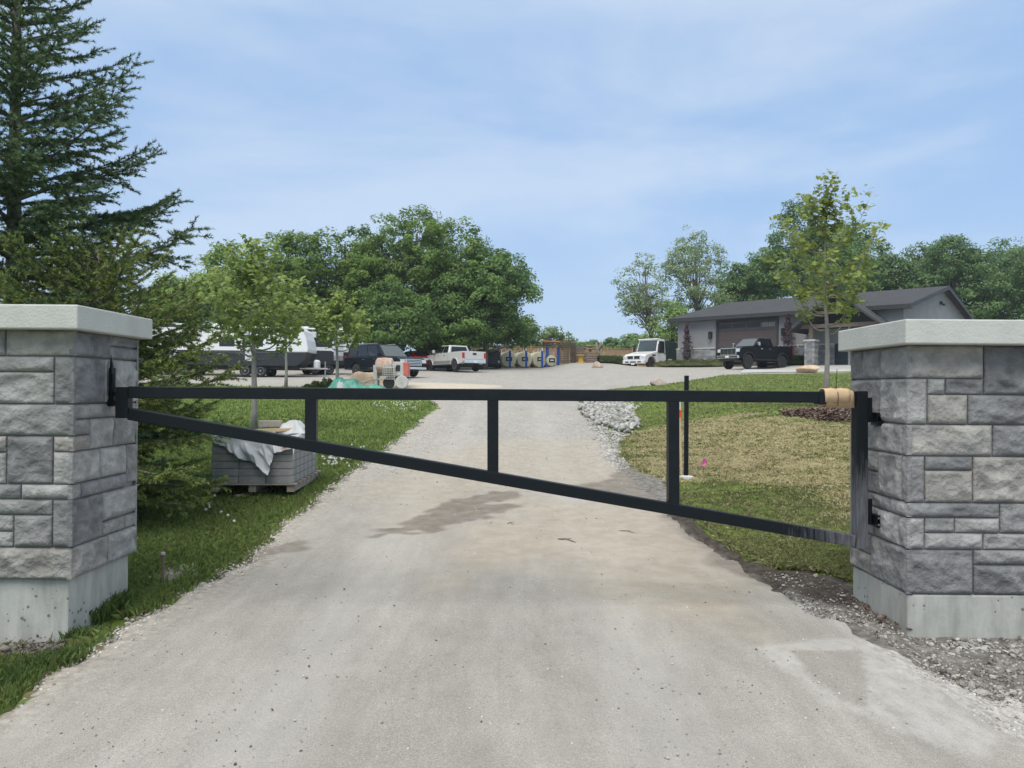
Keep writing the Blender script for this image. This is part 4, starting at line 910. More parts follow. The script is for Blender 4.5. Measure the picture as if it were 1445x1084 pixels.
# two open, airy trees left of the building
GO_ = 'airy open-crowned trees left of the grey building'
T('airy leaning tree with thin foliage, left of the pair beside the grey building', GO_, 922, 80, 350, 465, 48, (.10, .14, .085), (.16, .20, .11), seed=71, nclump=260, per=34, ls=.24, name='airy_tree', lean=-1.1, trunk_r=.24, clump_r=.62, nl=12)
T('airy taller tree with visible limbs, right of the pair beside the grey building', GO_, 984, 80, 322, 465, 55, (.10, .14, .085), (.16, .20, .11), seed=72, nclump=340, per=36, ls=.24, name='airy_tree', trunk_r=.28, clump_r=.65, nl=14)
T('low bright green tree below the two airy trees', GO_, 948, 76, 425, 492, 34, (.09, .14, .05), (.15, .21, .07), seed=73, nclump=120, per=55, ls=.24, name='airy_tree', trunk_r=.12, clump_r=.6, nl=10)

# ---- young maples
def maple(label, px, py, ytop, hwpx, ybot, seed, nleaf, cA, cB, lsz=.13, topgap=.22, group='young maples planted along the drive', shoots=26, trunk_r=.062, d=None):
    global rng; old = rng; rng = np.random.default_rng(seed); random.seed(seed)
    x, y = G(px, py); z0 = H(x, y); Ht = PX(px, ytop, y).z-z0; zb = PX(px, ybot, y).z-z0; hw = hwpx/FPX*y
    t = thing('young_maple', label, 'tree', (x, y, z0+(.12 if px > 1000 else 0)), 0, group)
    mb = MB(); kk = 9; tr = [Vector((.03*math.sin(i*.9), .03*math.cos(i*1.3), Ht*.97*i/(kk-1))) for i in range(kk)]
    mb.tube(tr, [trunk_r*(1.25 if i == 0 else 1)*(1-.93*(i/(kk-1))**1.1) for i in range(kk)], 9)
    mb.build('trunk', M_barky, t, smooth=True, fixn=False)
    br = MB(); P_ = []; Nn = []; 
    def leafs(p, n, s):
        for _ in range(n):
            q = p+Vector(rng.normal(0, s, 3))*1.0; P_.append(q[:]); 
    for i in range(shoots):
        f = (i+.5)/shoots; zs = zb*.92+(Ht*.88-zb*.92)*f**1.05
        an = i*2.399+rng.uniform(-.3, .3)
        env = math.sin(math.pi*min(1, (.20+.8*f)))**.75*hw*rng.uniform(.7, 1.15)*(1 if f < .75 else .75)
        rise = (Ht*.22)*(1-.3*f)*rng.uniform(.7, 1.2)
        st = Vector((0, 0, zs)); out = Vector((math.cos(an), math.sin(an), 0))
        pts = []
        for s in np.linspace(0, 1, 7):
            pts.append(st+out*env*(s**.8)+Vector((0, 0, rise*(s**1.9)-.06*math.sin(s*3.1))))
        br.tube(pts, [trunk_r*.36*(1-f*.5)*(1-.8*s) for s in np.linspace(0, 1, 7)], 5)
        bareto = .5 if f < .2 else .22
        for s in np.linspace(bareto, 1.05, 8):
            j = min(5, int(s*6)); pp = pts[j].lerp(pts[j+1], min(1.2, s*6-j))
            side = out.cross(Vector((0, 0, 1)))*rng.uniform(-.35, .35)*env*.9; tw = pp+side+Vector((0, 0, rng.uniform(-.02, .14)))
            br.tube([pp, tw], [.006, .003], 4, cap=False)
            for _ in range(max(1, int(nleaf/(shoots*8)))):
                w = rng.uniform(0, 1.1); q = pp+(tw-pp)*w+Vector((rng.normal(0, .10), rng.normal(0, .10), rng.normal(0, .05))); P_.append(q[:])
    # leader with leaves at the top
    for s in np.linspace(.74, 1.0, 12):
        for _ in range(5 if s > .95 else 4): P_.append((rng.normal(0, .10*(1.4-s)*3), rng.normal(0, .1), Ht*s+rng.normal(0, .06)))
    for k_ in range(3):
        an = rng.uniform(0, 6.28); b0 = Vector((0, 0, Ht*.74)); e_ = Vector((math.cos(an)*hw*.42, math.sin(an)*hw*.42, Ht*(.90+.03*k_))); br.tube([b0, b0.lerp(e_, .5)+Vector((0, 0, -.06)), e_], [.014, .009, .005], 5)
        for _ in range(16): w = rng.uniform(.45, 1.05); q = b0+(e_-b0)*w; P_.append((q.x+rng.normal(0, .08), q.y+rng.normal(0, .08), q.z+rng.normal(0, .06)))
    br.build('limbs', M_barky, t, smooth=True, fixn=False)
    P_ = np.array(P_); n = len(P_); Nn = np.array([0, 0, 1.])+rng.normal(0, .55, (n, 3)); Nn[:, 1] -= .25; Nn /= np.linalg.norm(Nn, axis=1, keepdims=True)
    tt = np.clip(fbm(P_[:, 0]*2+P_[:, 2], P_[:, 1]*2+P_[:, 2], 1.6, 3, seed)*1.3-.15+rng.normal(0, .12, n), 0, 1)[:, None]; cols = np.array(cA)*(1-tt)+np.array(cB)*tt
    leafmesh('crown', P_, Nn, rng.uniform(.75, 1.3, n)*lsz, cols*rng.uniform(.85, 1.15, (n, 1)), t, 'maple')
    rng = old; return t
maple('young yellow-green maple in a mulch ring on the right lawn', 1165, 583, 264, 76, 474, 81, 2000, (.17, .23, .055), (.36, .41, .12), lsz=.125)
maple('young maple with forked lower limbs on the left lawn, leftmost of the three', 357, 612, 350, 82, 500, 82, 2700, (.17, .25, .06), (.34, .42, .125), lsz=.12, trunk_r=.075)
maple('thin young maple in the middle of the three on the left, by the caravan front', 403, 550, 400, 36, 480, 83, 1300, (.19, .27, .065), (.35, .42, .13), lsz=.17, trunk_r=.07)
maple('young maple nearest the green tarpaulin, rightmost of the three on the left', 475, 549, 420, 48, 492, 84, 2000, (.19, .27, .065), (.35, .43, .12), lsz=.19, trunk_r=.085)

# ---- spruces
M_needle = mat('needles', (1, 1, 1), .65, var=.05, attr='tone', transl=.12, spec=.25)
def spruce(label, x, y, Ht, rb, zlow, seed, cA, cB, cT, nd=170, spacing=.30, trunk_r=.12, wmax=1., rpow=.8, tuft=.034, step=.12, azf=None):
    global rng; old = rng; rng = np.random.default_rng(seed); z0 = H(x, y)
    t = thing('spruce', label, 'tree', (x, y, z0), 0, 'spruces behind the left pillar')
    mb = MB(); mb.tube([(0, 0, -.1), (0, 0, Ht*.5), (0, 0, Ht)], [trunk_r, trunk_r*.55, .012], 10); mb.build('trunk', M_bark, t, smooth=True, fixn=False)
    seg0, seg1, kind = [], [], []; wood = MB()
    z = zlow; an0 = 0
    while z < Ht*.985:
        f = (z-zlow)/(Ht-zlow); nb = 6 if f < .75 else 5
        for b in range(nb):
            an = an0+2*math.pi*b/nb+rng.uniform(-.25, .25); zz = z+rng.uniform(-.1, .1)*spacing*2
            Lb_ = (rb*(1-f)**rpow*rng.uniform(.72, 1.14)+.10)
            Lb_ *= .74+.26*min(1, f/.3)
            slope = .20+.50*f+rng.uniform(-.08, .16); droop = .34*(1-f)
            o = np.array([math.cos(an), math.sin(an), 0]); up = np.array([0, 0, 1.])
            m = max(4, int(Lb_/.12)); sN = np.linspace(0, 1, m+1)
            C_ = np.array([o*Lb_*s+up*(Lb_*(slope*s-droop*s*s*1.3+.30*droop*s**4+.16*s**5))+np.array([0, 0, zz]) for s in sN])
            wood.tube([tuple(c) for c in C_], [max(.004, .030*(Lb_/rb+.2)*(1-.85*s)) for s in sN], 5, cap=False)
            for i in range(m):
                if sN[i] > .18: seg0.append(C_[i]); seg1.append(C_[i+1]); kind.append(0 if sN[i] < .8 else 1)
            # laterals
            s = .14
            while s < .99:
                i = min(m-1, int(s*m)); p = C_[i]+(C_[i+1]-C_[i])*(s*m-i); dr = (C_[i+1]-C_[i]); dr /= np.linalg.norm(dr)
                side = np.cross(dr, up); side /= np.linalg.norm(side)
                for sg in (-1, 1):
                    ll = Lb_*.42*(math.sin(math.pi*min(1, .22+.78*(1-s)))**.8)*rng.uniform(.55, 1.1)*(1-s*.45)+.05
                    dv = dr*.72+side*sg*.72+up*rng.uniform(-.12, .10); dv /= np.linalg.norm(dv)
                    nseg = max(1, int(ll/.10)); q = p; 
                    for j in range(nseg):
                        e = q+dv*ll/nseg+up*(-.012*j); seg0.append(q); seg1.append(e); kind.append(2 if j == nseg-1 else 0)
                        if ll > .12:
                            for sg2 in (-1, 1):
                                if rng.uniform() < .7:
                                    sd2 = np.cross(dv, up)*sg2; l2 = ll*.42*(1-(j/nseg)*.6)*rng.uniform(.5, 1.1)
                                    d2 = dv*.7+sd2*.7+up*rng.uniform(-.55, .12); seg0.append(q); seg1.append(q+d2*l2); kind.append(2)
                                    if l2 > .13:
                                        for w_ in (.35, .68):
                                            for sg3 in (-1, 1):
                                                d3 = d2*.7+np.cross(d2, up)*sg3*.7+up*rng.uniform(-.3, .1); seg0.append(q+d2*l2*w_); seg1.append(q+d2*l2*w_+d3*l2*.36); kind.append(2)
                        q = e
                s += step/Lb_*rng.uniform(.8, 1.25)
            # short upright shoots
            for _ in range(int(Lb_*4)):
                s_ = rng.uniform(.4, 1); i = min(m-1, int(s_*m)); p = C_[i]; d_ = o*.5+up*rng.uniform(.3, .9)+rng.normal(0, .3, 3); seg0.append(p); seg1.append(p+d_*.09); kind.append(2)
        an0 += 1.3; z += spacing*(1-.35*f)*rng.uniform(.85, 1.15)
    for k_ in range(6): seg0.append(np.array([0, 0, Ht-.35+k_*.06])); seg1.append(np.array([0, 0, Ht-.35+k_*.06+.08])); kind.append(1)
    A = np.array(seg0); B = np.array(seg1); kd = np.array(kind); Ln = np.linalg.norm(B-A, axis=1)
    # twig wood
    cnt_ = np.maximum(2, (Ln*nd).astype(int)); idx = np.repeat(np.arange(len(A)), cnt_); n = len(idx); w = rng.uniform(0, 1.04, n)[:, None]
    Pn = A[idx]+(B-A)[idx]*w; D = (B-A)[idx]/(Ln[idx, None]+1e-9); rad = np.cross(D, rand_unit(n)); rad /= np.linalg.norm(rad, axis=1, keepdims=True)+1e-9
    rad[:, 2] += .15; dirn = D*.75+rad*.75; dirn /= np.linalg.norm(dirn, axis=1, keepdims=True)
    nl = rng.uniform(.8, 1.25, n)[:, None]*tuft; wv = np.cross(dirn, rand_unit(n)); wv /= np.linalg.norm(wv, axis=1, keepdims=True)+1e-9; wv *= .0055
    V = np.stack([Pn-wv, Pn+wv, Pn+dirn*nl], 1).reshape(-1, 3)
    rr = np.hypot(Pn[:, 0], Pn[:, 1])/(rb*.9)
    tt = np.clip(fbm(Pn[:, 0]*1.5+5, Pn[:, 2]*1.5+Pn[:, 1], 1.4, 3, seed)*1.5-.35+rng.normal(0, .12, n), 0, 1)[:, None]
    cols = np.array(cA)*(1-tt)+np.array(cB)*tt; tipm = (kd[idx] > 0)[:, None]*(w > .45); cols = np.where(tipm, cols*.35+np.array(cT)*.65, cols)
    npmesh('foliage', V, np.arange(3*n).reshape(n, 3), M_needle, t, col=np.repeat(cols*rng.uniform(.8, 1.2, (n, 1)), 3, 0))
    wood.build('boughs', M_bark, t, smooth=True, fixn=False)
    # thin twig strips
    up_ = rand_unit(len(A)); wv = np.cross((B-A)/(Ln[:, None]+1e-9), up_); wv /= np.linalg.norm(wv, axis=1, keepdims=True)+1e-9; wv *= .0035
    V = np.stack([A-wv, A+wv, B+wv*.5, B-wv*.5], 1).reshape(-1, 3); npmesh('twigs', V, np.arange(4*len(A)).reshape(-1, 4), M_bark, t)
    print('spruce needles', n); rng = old; return t
S1 = PX(20, 300, 9.0)
spruce('tall dark blue-green spruce rising out of frame behind the left pillar', S1.x, 9.0, 8.4, 2.62, .35, 91, (.058, .105, .050), (.10, .17, .078), (.18, .27, .12), nd=235, spacing=.27, rpow=1.15, tuft=.042, step=.155)
S2 = PX(138, 340, 8.1)
spruce('smaller yellow-green spruce just behind the left pillar, its boughs crossing behind the gate', S2.x, 8.1, PX(112, 352, 8.1).z-H(S2.x, 8.1), 1.62, .30, 92, (.085, .14, .04), (.16, .22, .06), (.29, .34, .09), nd=230, spacing=.17, trunk_r=.06, rpow=.62)

# columnar purple trees, grass clumps
def column_tree(label, px, d, ytop, ybase, hwpx, seed):
    r0 = np.random.default_rng(seed); p = PX(px, ybase, d); x = p.x; z0 = H(x, d); Ht = PX(px, ytop, d).z-z0; hw = hwpx/FPX*d
    t = thing('columnar_tree', label, 'tree', (x, d, z0), 0, 'purple-leaved columnar trees against the grey building'); n = 950
    f = r0.uniform(0.13, 1, n); env = hw*np.where(f < .3, f/.3, 1)*(1-.82*np.clip(f-.45, 0, 1)/.55)*(.75+.6*np.sin(f*23+seed)**2); a = r0.uniform(0, 6.28, n); r = np.sqrt(r0.uniform(.1, 1, n))*env*(.6+.6*fbm(f*9, a, 1, 2, seed))
    P_ = np.stack([r*np.cos(a), r*np.sin(a), f*Ht], 1); Nn = np.stack([np.cos(a), np.sin(a), .5+0*a], 1)+r0.normal(0, .5, (n, 3)); Nn /= np.linalg.norm(Nn, axis=1, keepdims=True)
    tt = r0.uniform(0, 1, (n, 1)); leafmesh('crown', P_, Nn, r0.uniform(.10, .2, n), np.array([.045, .025, .035])*(1-tt)+np.array([.12, .07, .085])*tt, t)
    mb = MB(); mb.tube([(0, 0, -.1), (0, 0, Ht*.9)], [.05, .015], 7)
    for k_ in range(12): a_ = k_*2.4; z = Ht*(.15+.06*k_); mb.tube([(0, 0, z), (hw*.6*math.cos(a_), hw*.6*math.sin(a_), z+Ht*.2)], [.02, .005], 4)
    mb.build('trunk', M_bark, t, fixn=False); return t
column_tree('slim purple-leaved tree at the left corner of the grey building', 969, 60.6, 457, 514, 8, 1)
column_tree('taller purple-leaved tree with a thin top between garage door and porch', 1112, 55.3, 443, 514, 11, 2)
def grass_clump(name, label, px, d, r, h, cA, cB, seed, n=900, group=None, cat='grass clump', w=.018):
    r0 = np.random.default_rng(seed); x = PX(px, 520, d).x; z0 = H(x, d); t_ = (x, d, z0)
    a = r0.uniform(0, 6.28, n); rr = np.sqrt(r0.uniform(0, 1, n))*r*.45; bx_, by_ = rr*np.cos(a), rr*np.sin(a); l = h*r0.uniform(.35, 1.15, n); o_ = r*r0.uniform(.2, 1.25, n)*(1.25-l/h*.6)
    tx, ty = bx_+np.cos(a)*o_, by_+np.sin(a)*o_; ca, sa = -np.sin(a)*w, np.cos(a)*w
    z_ = np.zeros(n); V = np.stack([np.stack([bx_-ca, by_-sa, z_], 1), np.stack([bx_+ca, by_+sa, z_], 1), np.stack([bx_+(tx-bx_)*.45+ca, by_+(ty-by_)*.45+sa, l*.8], 1), np.stack([tx, ty, l*r0.uniform(.6, 1, n)], 1), np.stack([bx_+(tx-bx_)*.45-ca, by_+(ty-by_)*.45-sa, l*.8], 1)], 1).reshape(-1, 3)
    tt = r0.uniform(0, 1, (n, 1)); cols = np.array(cA)*(1-tt)+np.array(cB)*tt
    o = npmesh(name, V, np.arange(5*n).reshape(n, 5), M_leaf, None, col=np.repeat(cols, 5, 0)); o.location = t_; tag(o, label, cat, group); return o
ga, gb = (.24, .30, .13), (.48, .52, .28)
GC = 'ornamental grass clumps along the foot of the grey building'
for i, px in enumerate([946, 956, 966, 977, 988, 999]):
    grass_clump('ornamental_grass', ['leftmost grass clump at the left corner of the grey building', 'grass clump just left of the slim purple-leaved tree', 'grass clump at the foot of the slim purple-leaved tree', 'grass clump just right of the slim purple-leaved tree', 'grass clump midway between the purple-leaved tree and the garage door', 'grass clump nearest the garage door'][i], px, 60.6-i*.33, .95, .50+.05*(i % 3), ga, gb, 200+i, group=GC)
for i, px in enumerate([1119, 1127, 1134]):
    grass_clump('ornamental_grass', ['grass clump directly behind the black pickup tailgate', 'middle grass clump between the black pickup and the porch pier', 'grass clump beside the porch pier'][i], px, 54.9-i*.15, .55, .75, (.06, .11, .04), (.12, .17, .07), 210+i, group=GC)
for i, px in enumerate([856, 864, 872, 881]):
    grass_clump('weed_clump', ['leafy weeds beside the dead stump by the fence', 'leafy weeds before the fence, second from the stump', 'leafy weeds before the fence, third from the stump', 'leafy weeds before the fence next to the white truck'][i], px, 71, .9, .75, (.16, .24, .10), (.30, .38, .17), 220+i, group='weeds before the timber fence', cat='weeds')
for i, (px, py, rr, hh) in enumerate([(452, 547, .35, .32), (462, 548, .25, .5), (438, 548, .25, .22)]):
    x, y = G(px, py); o = grass_clump('tall_grass_tuft', ['leafy tuft at the foot of the rightmost young maple', 'tall seeding tuft nearest the green tarpaulin', 'small leafy tuft on the lawn rim left of the tarpaulin'][i], px, y, rr, hh, (.14, .22, .06), (.36, .40, .20), 230+i, n=260, w=.006, group='tall tufts along the lawn edge')
# long grass tufts against the left pillar and in the shade behind it
def tuft(label, x, y, r, h, n, seed, cA=(.04, .085, .02), cB=(.14, .19, .06)):
    r0 = np.random.default_rng(seed); a = r0.uniform(0, 6.28, n); bx_, by_ = np.clip(r0.normal(0, r*.45, (2, n)), -r, r); l = h*r0.uniform(.5, 1.1, n); ln = r0.uniform(.1, .6, n)*l
    w = .0022; ca, sa = -np.sin(a)*w, np.cos(a)*w; zz = hgt(x+bx_, y+by_)-H(x, y)
    V = np.stack([np.stack([bx_-ca, by_-sa, zz], 1), np.stack([bx_+ca, by_+sa, zz], 1), np.stack([bx_+np.cos(a)*ln*.4+ca*.8, by_+np.sin(a)*ln*.4+sa*.8, zz+l*.65], 1), np.stack([bx_+np.cos(a)*ln, by_+np.sin(a)*ln, zz+l*(1-.3*ln/l)], 1)], 1).reshape(-1, 3)
    tt = r0.uniform(0, 1, (n, 1)); o = npmesh('long_grass_tuft', V, np.arange(4*n).reshape(n, 4), M_grass, None, col=np.repeat(np.array(cA)*(1-tt)+np.array(cB)*tt, 4, 0)); o.location = (x, y, H(x, y)); tag(o, label, 'grass tuft', 'long grass tufts by the left pillar')
for i, (px, py, r, h, n) in enumerate([(128, 882, .12, .15, 260), (150, 870, .12, .17, 260), (172, 858, .1, .14, 200), (110, 905, .12, .10, 240), (75, 940, .16, .10, 280), (40, 955, .16, .11, 280), (12, 975, .16, .11, 260)]):
    x, y = G(px, py); tuft(['tuft of long grass leaning on the near edge of the left pillar side', 'tuft of long grass against the middle of the left pillar side', 'tuft of long grass at the far edge of the left pillar side', 'grass tuft just before the near corner of the left pillar', 'grass tuft between the left pillar and the drive edge', 'grass tuft below the front of the left pillar', 'grass tuft at the left margin of the photo'][i], x, y, r, h, n, 300+i)
# ------------------------------------------------------------------ grey building
BA = Vector((25.8, 50.7, 3.44)); BU = math.atan2(.67, -.74)        # local x runs along the front from the near corner to the far left corner; local y = outwards
M_siding = mat('grey_siding', (.215, .215, .225), .8, var=.06, scale=1.2)
def siding():
    m = bpy.data.materials.new('board_siding'); m.use_nodes = True; N = m.node_tree.nodes; K = m.node_tree.links.new; P = N['Principled BSDF']; P.inputs['Roughness'].default_value = .8
    vec = N.new('ShaderNodeTexCoord').outputs['Object']
    w = N.new('ShaderNodeTexWave'); w.wave_type = 'BANDS'; w.bands_direction = 'X'; w.inputs['Scale'].default_value = 1.05; w.inputs['Distortion'].default_value = 0; K(vec, w.inputs['Vector'])
    w2 = N.new('ShaderNodeTexWave'); w2.wave_type = 'BANDS'; w2.bands_direction = 'Y'; w2.inputs['Scale'].default_value = 1.05; K(vec, w2.inputs['Vector'])
    g = math_(N, K, 'MINIMUM', w.outputs['Fac'], w2.outputs['Fac'])
    c = ramp2(N, K, g, (.25, .25, .255), (.35, .35, .355), .0, .18); c = mixc(N, K, 1, c, ramp2(N, K, noise(N, K, vec, .8), (.92, .92, .92), (1.06, 1.06, 1.06)), 'MULTIPLY'); K(c, P.inputs['Base Color'])
    bp = N.new('ShaderNodeBump'); bp.inputs['Distance'].default_value = .02; K(g, bp.inputs['Height']); K(bp.outputs[0], P.inputs['Normal']); return m
M_siding = siding()
def shingles():
    m = bpy.data.materials.new('dark_shingles'); m.use_nodes = True; N = m.node_tree.nodes; K = m.node_tree.links.new; P = N['Principled BSDF']; P.inputs['Roughness'].default_value = .9
    vec = N.new('ShaderNodeTexCoord').outputs['Object']; b = N.new('ShaderNodeTexBrick'); b.inputs['Scale'].default_value = 3; b.inputs['Color1'].default_value = (.036, .038, .043, 1); b.inputs['Color2'].default_value = (.055, .057, .063, 1); b.inputs['Mortar'].default_value = (.022, .022, .025, 1); b.inputs['Mortar Size'].default_value = .02
    K(vec, b.inputs['Vector']); c = mixc(N, K, 1, b.outputs['Color'], ramp2(N, K, noise(N, K, vec, 1), (.85, .85, .85), (1.15, 1.15, 1.15)), 'MULTIPLY'); K(c, P.inputs['Base Color']); return m
M_roof = shingles()
def ledge():
    m = bpy.data.materials.new('ledge_stone'); m.use_nodes = True; N = m.node_tree.nodes; K = m.node_tree.links.new; P = N['Principled BSDF']; P.inputs['Roughness'].default_value = .9
    vec = N.new('ShaderNodeTexCoord').outputs['Object']; mp_ = N.new('ShaderNodeVectorRotate'); mp_.rotation_type = 'X_AXIS'; mp_.inputs['Angle'].default_value = R(90); K(vec, mp_.inputs['Vector'])
    b = N.new('ShaderNodeTexBrick'); b.inputs['Scale'].default_value = 1.6; b.inputs['Color1'].default_value = (.34, .33, .32, 1); b.inputs['Color2'].default_value = (.16, .165, .18, 1); b.inputs['Mortar'].default_value = (.22, .22, .21, 1); b.inputs['Mortar Size'].default_value = .015; b.offset = .37; b.squash = .7; b.inputs['Brick Width'].default_value = .8; b.inputs['Row Height'].default_value = .3
    K(mp_.outputs[0], b.inputs['Vector']); c = mixc(N, K, 1, b.outputs['Color'], ramp2(N, K, noise(N, K, vec, 3), (.75, .75, .75), (1.25, 1.25, 1.25)), 'MULTIPLY'); K(c, P.inputs['Base Color']); return m
M_ledge = ledge()
M_trim = mat('pale_sill', (.50, .50, .48), .8, var=.05)
M_dark = mat('dark_trim', (.035, .036, .04), .6, var=.1)
M_door = mat('brown_door', (.085, .064, .062), .6, var=.06, scale=2)
M_glassd = mat('dark_glass', (.02, .022, .026), .15, var=.1, spec=.35)
M_frost = mat('bright_pane', (.22, .23, .23), .3)
M_timb = mat('stained_beam', (.20, .15, .12), .75, bump=.2)
bld = thing('shop_building', 'long low grey building with dark roof, brown garage door and timber porch', 'building', tuple(BA), BU)
LX, LD, EH, RH = 16.8, 19.0, 3.95, 6.05        # facade length, depth, eave height, ridge height; local +y is towards the camera so the house fills y<0
def bb(name, m, *boxes, parent=None, bevel=0):
    mb = MB()
    for b in boxes: mb.bx(*b)
    return mb.build(name, m, parent or bld, bevel=bevel)
sg = 1   # sign of outward front
# which side is outward?  local y axis in world
ly = Vector((-math.sin(BU), math.cos(BU), 0)); sg = 1 if ly.dot(Vector((-.67, -.74, 0))) > 0 else -1
def yy_(v): return sg*v
def Bx(x0, x1, v0, v1, z0, z1): a, b = sorted((yy_(v0), yy_(v1))); return (x0, x1, a, b, z0, z1)
bb('wall', M_siding, Bx(0, 8.6, -.2, 0, 1.55, EH), Bx(13.3, LX, -.2, 0, 1.55, EH), Bx(8.6, 13.3, -.2, 0, 3.5, EH), Bx(0, .2, -LD, -.2, 1.55, EH), Bx(LX-.2, LX, -LD, -.2, 1.55, EH), Bx(.2, LX-.2, -LD, -LD+.2, 0, EH))
for xg in (0.0, LX-.2):
    mb = MB(); v = [(xg, yy_(0), EH), (xg, yy_(-LD), EH), (xg, yy_(-LD/2), RH+.0), (xg+.2, yy_(0), EH), (xg+.2, yy_(-LD), EH), (xg+.2, yy_(-LD/2), RH+.0)]
    mb.add(v, [(0, 1, 2), (3, 5, 4), (0, 3, 4, 1), (1, 4, 5, 2), (2, 5, 3, 0)]); mb.build('gable', M_siding, bld)
bb('stone_wainscot', M_ledge, Bx(0, 3.5, -.2, .07, -.4, 1.48), Bx(4.42, 8.45, -.2, .07, -.4, 1.48), Bx(13.45, LX+.07, -.2, .07, -.4, 1.48), Bx(-.07, .2, -LD, .07, -.4, 1.48), Bx(LX-.2, LX+.07, -LD, .0, -.4, 1.48))
for b_ in (Bx(0, 3.5, -.1, .11, 1.48, 1.56), Bx(4.42, 8.45, -.1, .11, 1.48, 1.56), Bx(13.45, LX+.11, -.1, .11, 1.48, 1.56), Bx(-.11, .1, -LD, .11, 1.481, 1.561)): bb('sill_band', M_trim, b_)
# roof: two slabs with thickness
def slab(name, pts, th, m, parent):
    mb = MB(); n = len(pts); mb.add([tuple(p) for p in pts]+[(p[0], p[1], p[2]-th) for p in pts], [tuple(range(n)), tuple(range(2*n-1, n-1, -1))]+[(i, i+n, (i+1) % n+n, (i+1) % n) for i in range(n)]); return mb.build(name, m, parent)
ov = .55; sl = (RH-EH)/(LD/2)
rf = slab('roof', [(-ov, yy_(ov), EH-ov*sl+.12), (LX+ov, yy_(ov), EH-ov*sl+.12), (LX+ov, yy_(-LD/2), RH+.12), (-ov, yy_(-LD/2), RH+.12)], .10, M_roof, bld)
slab('roof', [(-ov, yy_(-LD-ov), EH-ov*sl+.12), (LX+ov, yy_(-LD-ov), EH-ov*sl+.12), (LX+ov, yy_(-LD/2), RH+.121), (-ov, yy_(-LD/2), RH+.121)], .10, M_roof, bld)
mb = MB(); mb.bx(-ov, LX+ov, *sorted((yy_(ov), yy_(ov+.04))), EH-ov*sl-.16, EH-ov*sl+.13)
for xg in (-ov-.03, LX+ov):
    for (v0, v1) in ((ov, -LD/2), (-LD-ov, -LD/2)):
        z0, z1 = EH-ov*sl, RH; mb.add([(xg, yy_(v0), z0-.16), (xg, yy_(v1), z1-.16), (xg, yy_(v1), z1+.13), (xg, yy_(v0), z0+.13), (xg+.03, yy_(v0), z0-.16), (xg+.03, yy_(v1), z1-.16), (xg+.03, yy_(v1), z1+.13), (xg+.03, yy_(v0), z0+.13)], [(0, 1, 2, 3), (7, 6, 5, 4), (0, 4, 5, 1), (3, 2, 6, 7), (0, 3, 7, 4), (1, 5, 6, 2)])
mb.build('fascia', M_dark, bld)
bb('soffit', M_dark, Bx(-ov, LX+ov, .0, ov-.01, EH-ov*sl-.14, EH-ov*sl-.11))
# garage door
gd_ = bb('garage_door', M_door, Bx(8.6, 13.3, -.16, -.10, 0, .68), Bx(8.6, 13.3, -.16, -.10, .70, 1.38), Bx(8.6, 13.3, -.16, -.10, 1.40, 2.08), Bx(8.6, 13.3, -.16, -.10, 2.10, 2.78), Bx(8.6, 13.3, -.16, -.10, 2.80, 3.5), Bx(8.6, 13.3, -.19, -.17, 0, 3.5))
for i in range(4): bb('window', M_glassd if i > 0 else M_frost, Bx(8.78+i*1.15, 9.78+i*1.15, -.11, -.088, 3.0, 3.32), parent=gd_)
mb = MB(); 
for i in range(5): mb.bx(*Bx(8.85+i*.2, 8.87+i*.2, -.087, -.08, 3.0, 3.32))
mb.build('muntin', M_dark, gd_)
bb('door_frame', M_dark, Bx(8.45, 8.6, -.2, .05, 0, 3.5), Bx(13.3, 13.45, -.2, .05, 0, 3.5), Bx(8.45, 13.45, -.2, .055, 3.5, 3.66))
def wall_lamp(x, z, v=0.0):
    l = bb('wall_lamp', M_dark, Bx(x-.09, x+.09, v, v+.06, z-.15, z+.35), Bx(x-.05, x+.05, v+.06, v+.3, z+.28, z+.33)); mb = MB(); mb.lathe([(.05, -.25), (.13, -.2), (.14, .22), (.17, .24), (.04, .36)], 10, Matrix.Translation((x, yy_(v+.24), z))); mb.build('lantern', M_glassd, l)
wall_lamp(13.85, 2.45); wall_lamp(8.05, 2.45)
lg = MB(); lg.box((-.08, yy_(-9.3), 4.9), (.18, .25, .22)); lg.tube([(-.1, yy_(-9.3), 4.85), (-.32, yy_(-9.3), 4.72)], [.06, .10], 8); lg.build('gable_lamp', M_dark, bld)
# entry door
ed = bb('entry_door', mat('teal_black_door', (.018, .030, .038), .35), Bx(3.5, 4.42, -.12, -.05, 0, 2.6)); mb = MB(); mb.tube([(3.62, yy_(-.02), 1.0), (3.62, yy_(-.02), 1.25)], .02, 6); mb.build('handle', M_trim, ed)
bb('entry_frame', M_trim, Bx(3.36, 3.5, -.1, .08, 0, 2.7)); bb('window', M_glassd, Bx(2.0, 2.9, -.05, .02, 1.5, 3.0))
# porch
ph = 2.6; pk = 4.85; u0, u1, um = .55, 6.15, 3.35
for (ua, ub) in ((u0-.25, um), (u1+.25, um)):
    zl = ph-.2; pts = [(ua, yy_(2.9), zl), (ub, yy_(2.9), pk), (ub, yy_(-3.7), pk), (ua, yy_(-.02), zl)]
    slab('porch_roof', pts, .14, M_roof, bld)
mb = MB()
for (ua, ub) in ((u0-.3, um), (u1+.3, um)): mb.beam((ua, yy_(2.94), ph-.33), (ub, yy_(2.94), pk-.12), .07, .24, up=(0, 1, 0))
mb.build('porch_bargeboard', M_dark, bld)
mb = MB(); mb.beam((u0+.1, yy_(2.0), ph+.05), (u1-.1, yy_(2.0), ph+.05), .22, .26); mb.beam((um-1.45, yy_(2.55), 3.5), (um+1.45, yy_(2.55), 3.5), .18, .2); mb.beam((um, yy_(2.55), 3.5), (um, yy_(2.55), pk-.25), .18, .18, up=(0, 1, 0)); mb.build('porch_beam', M_timb, bld)
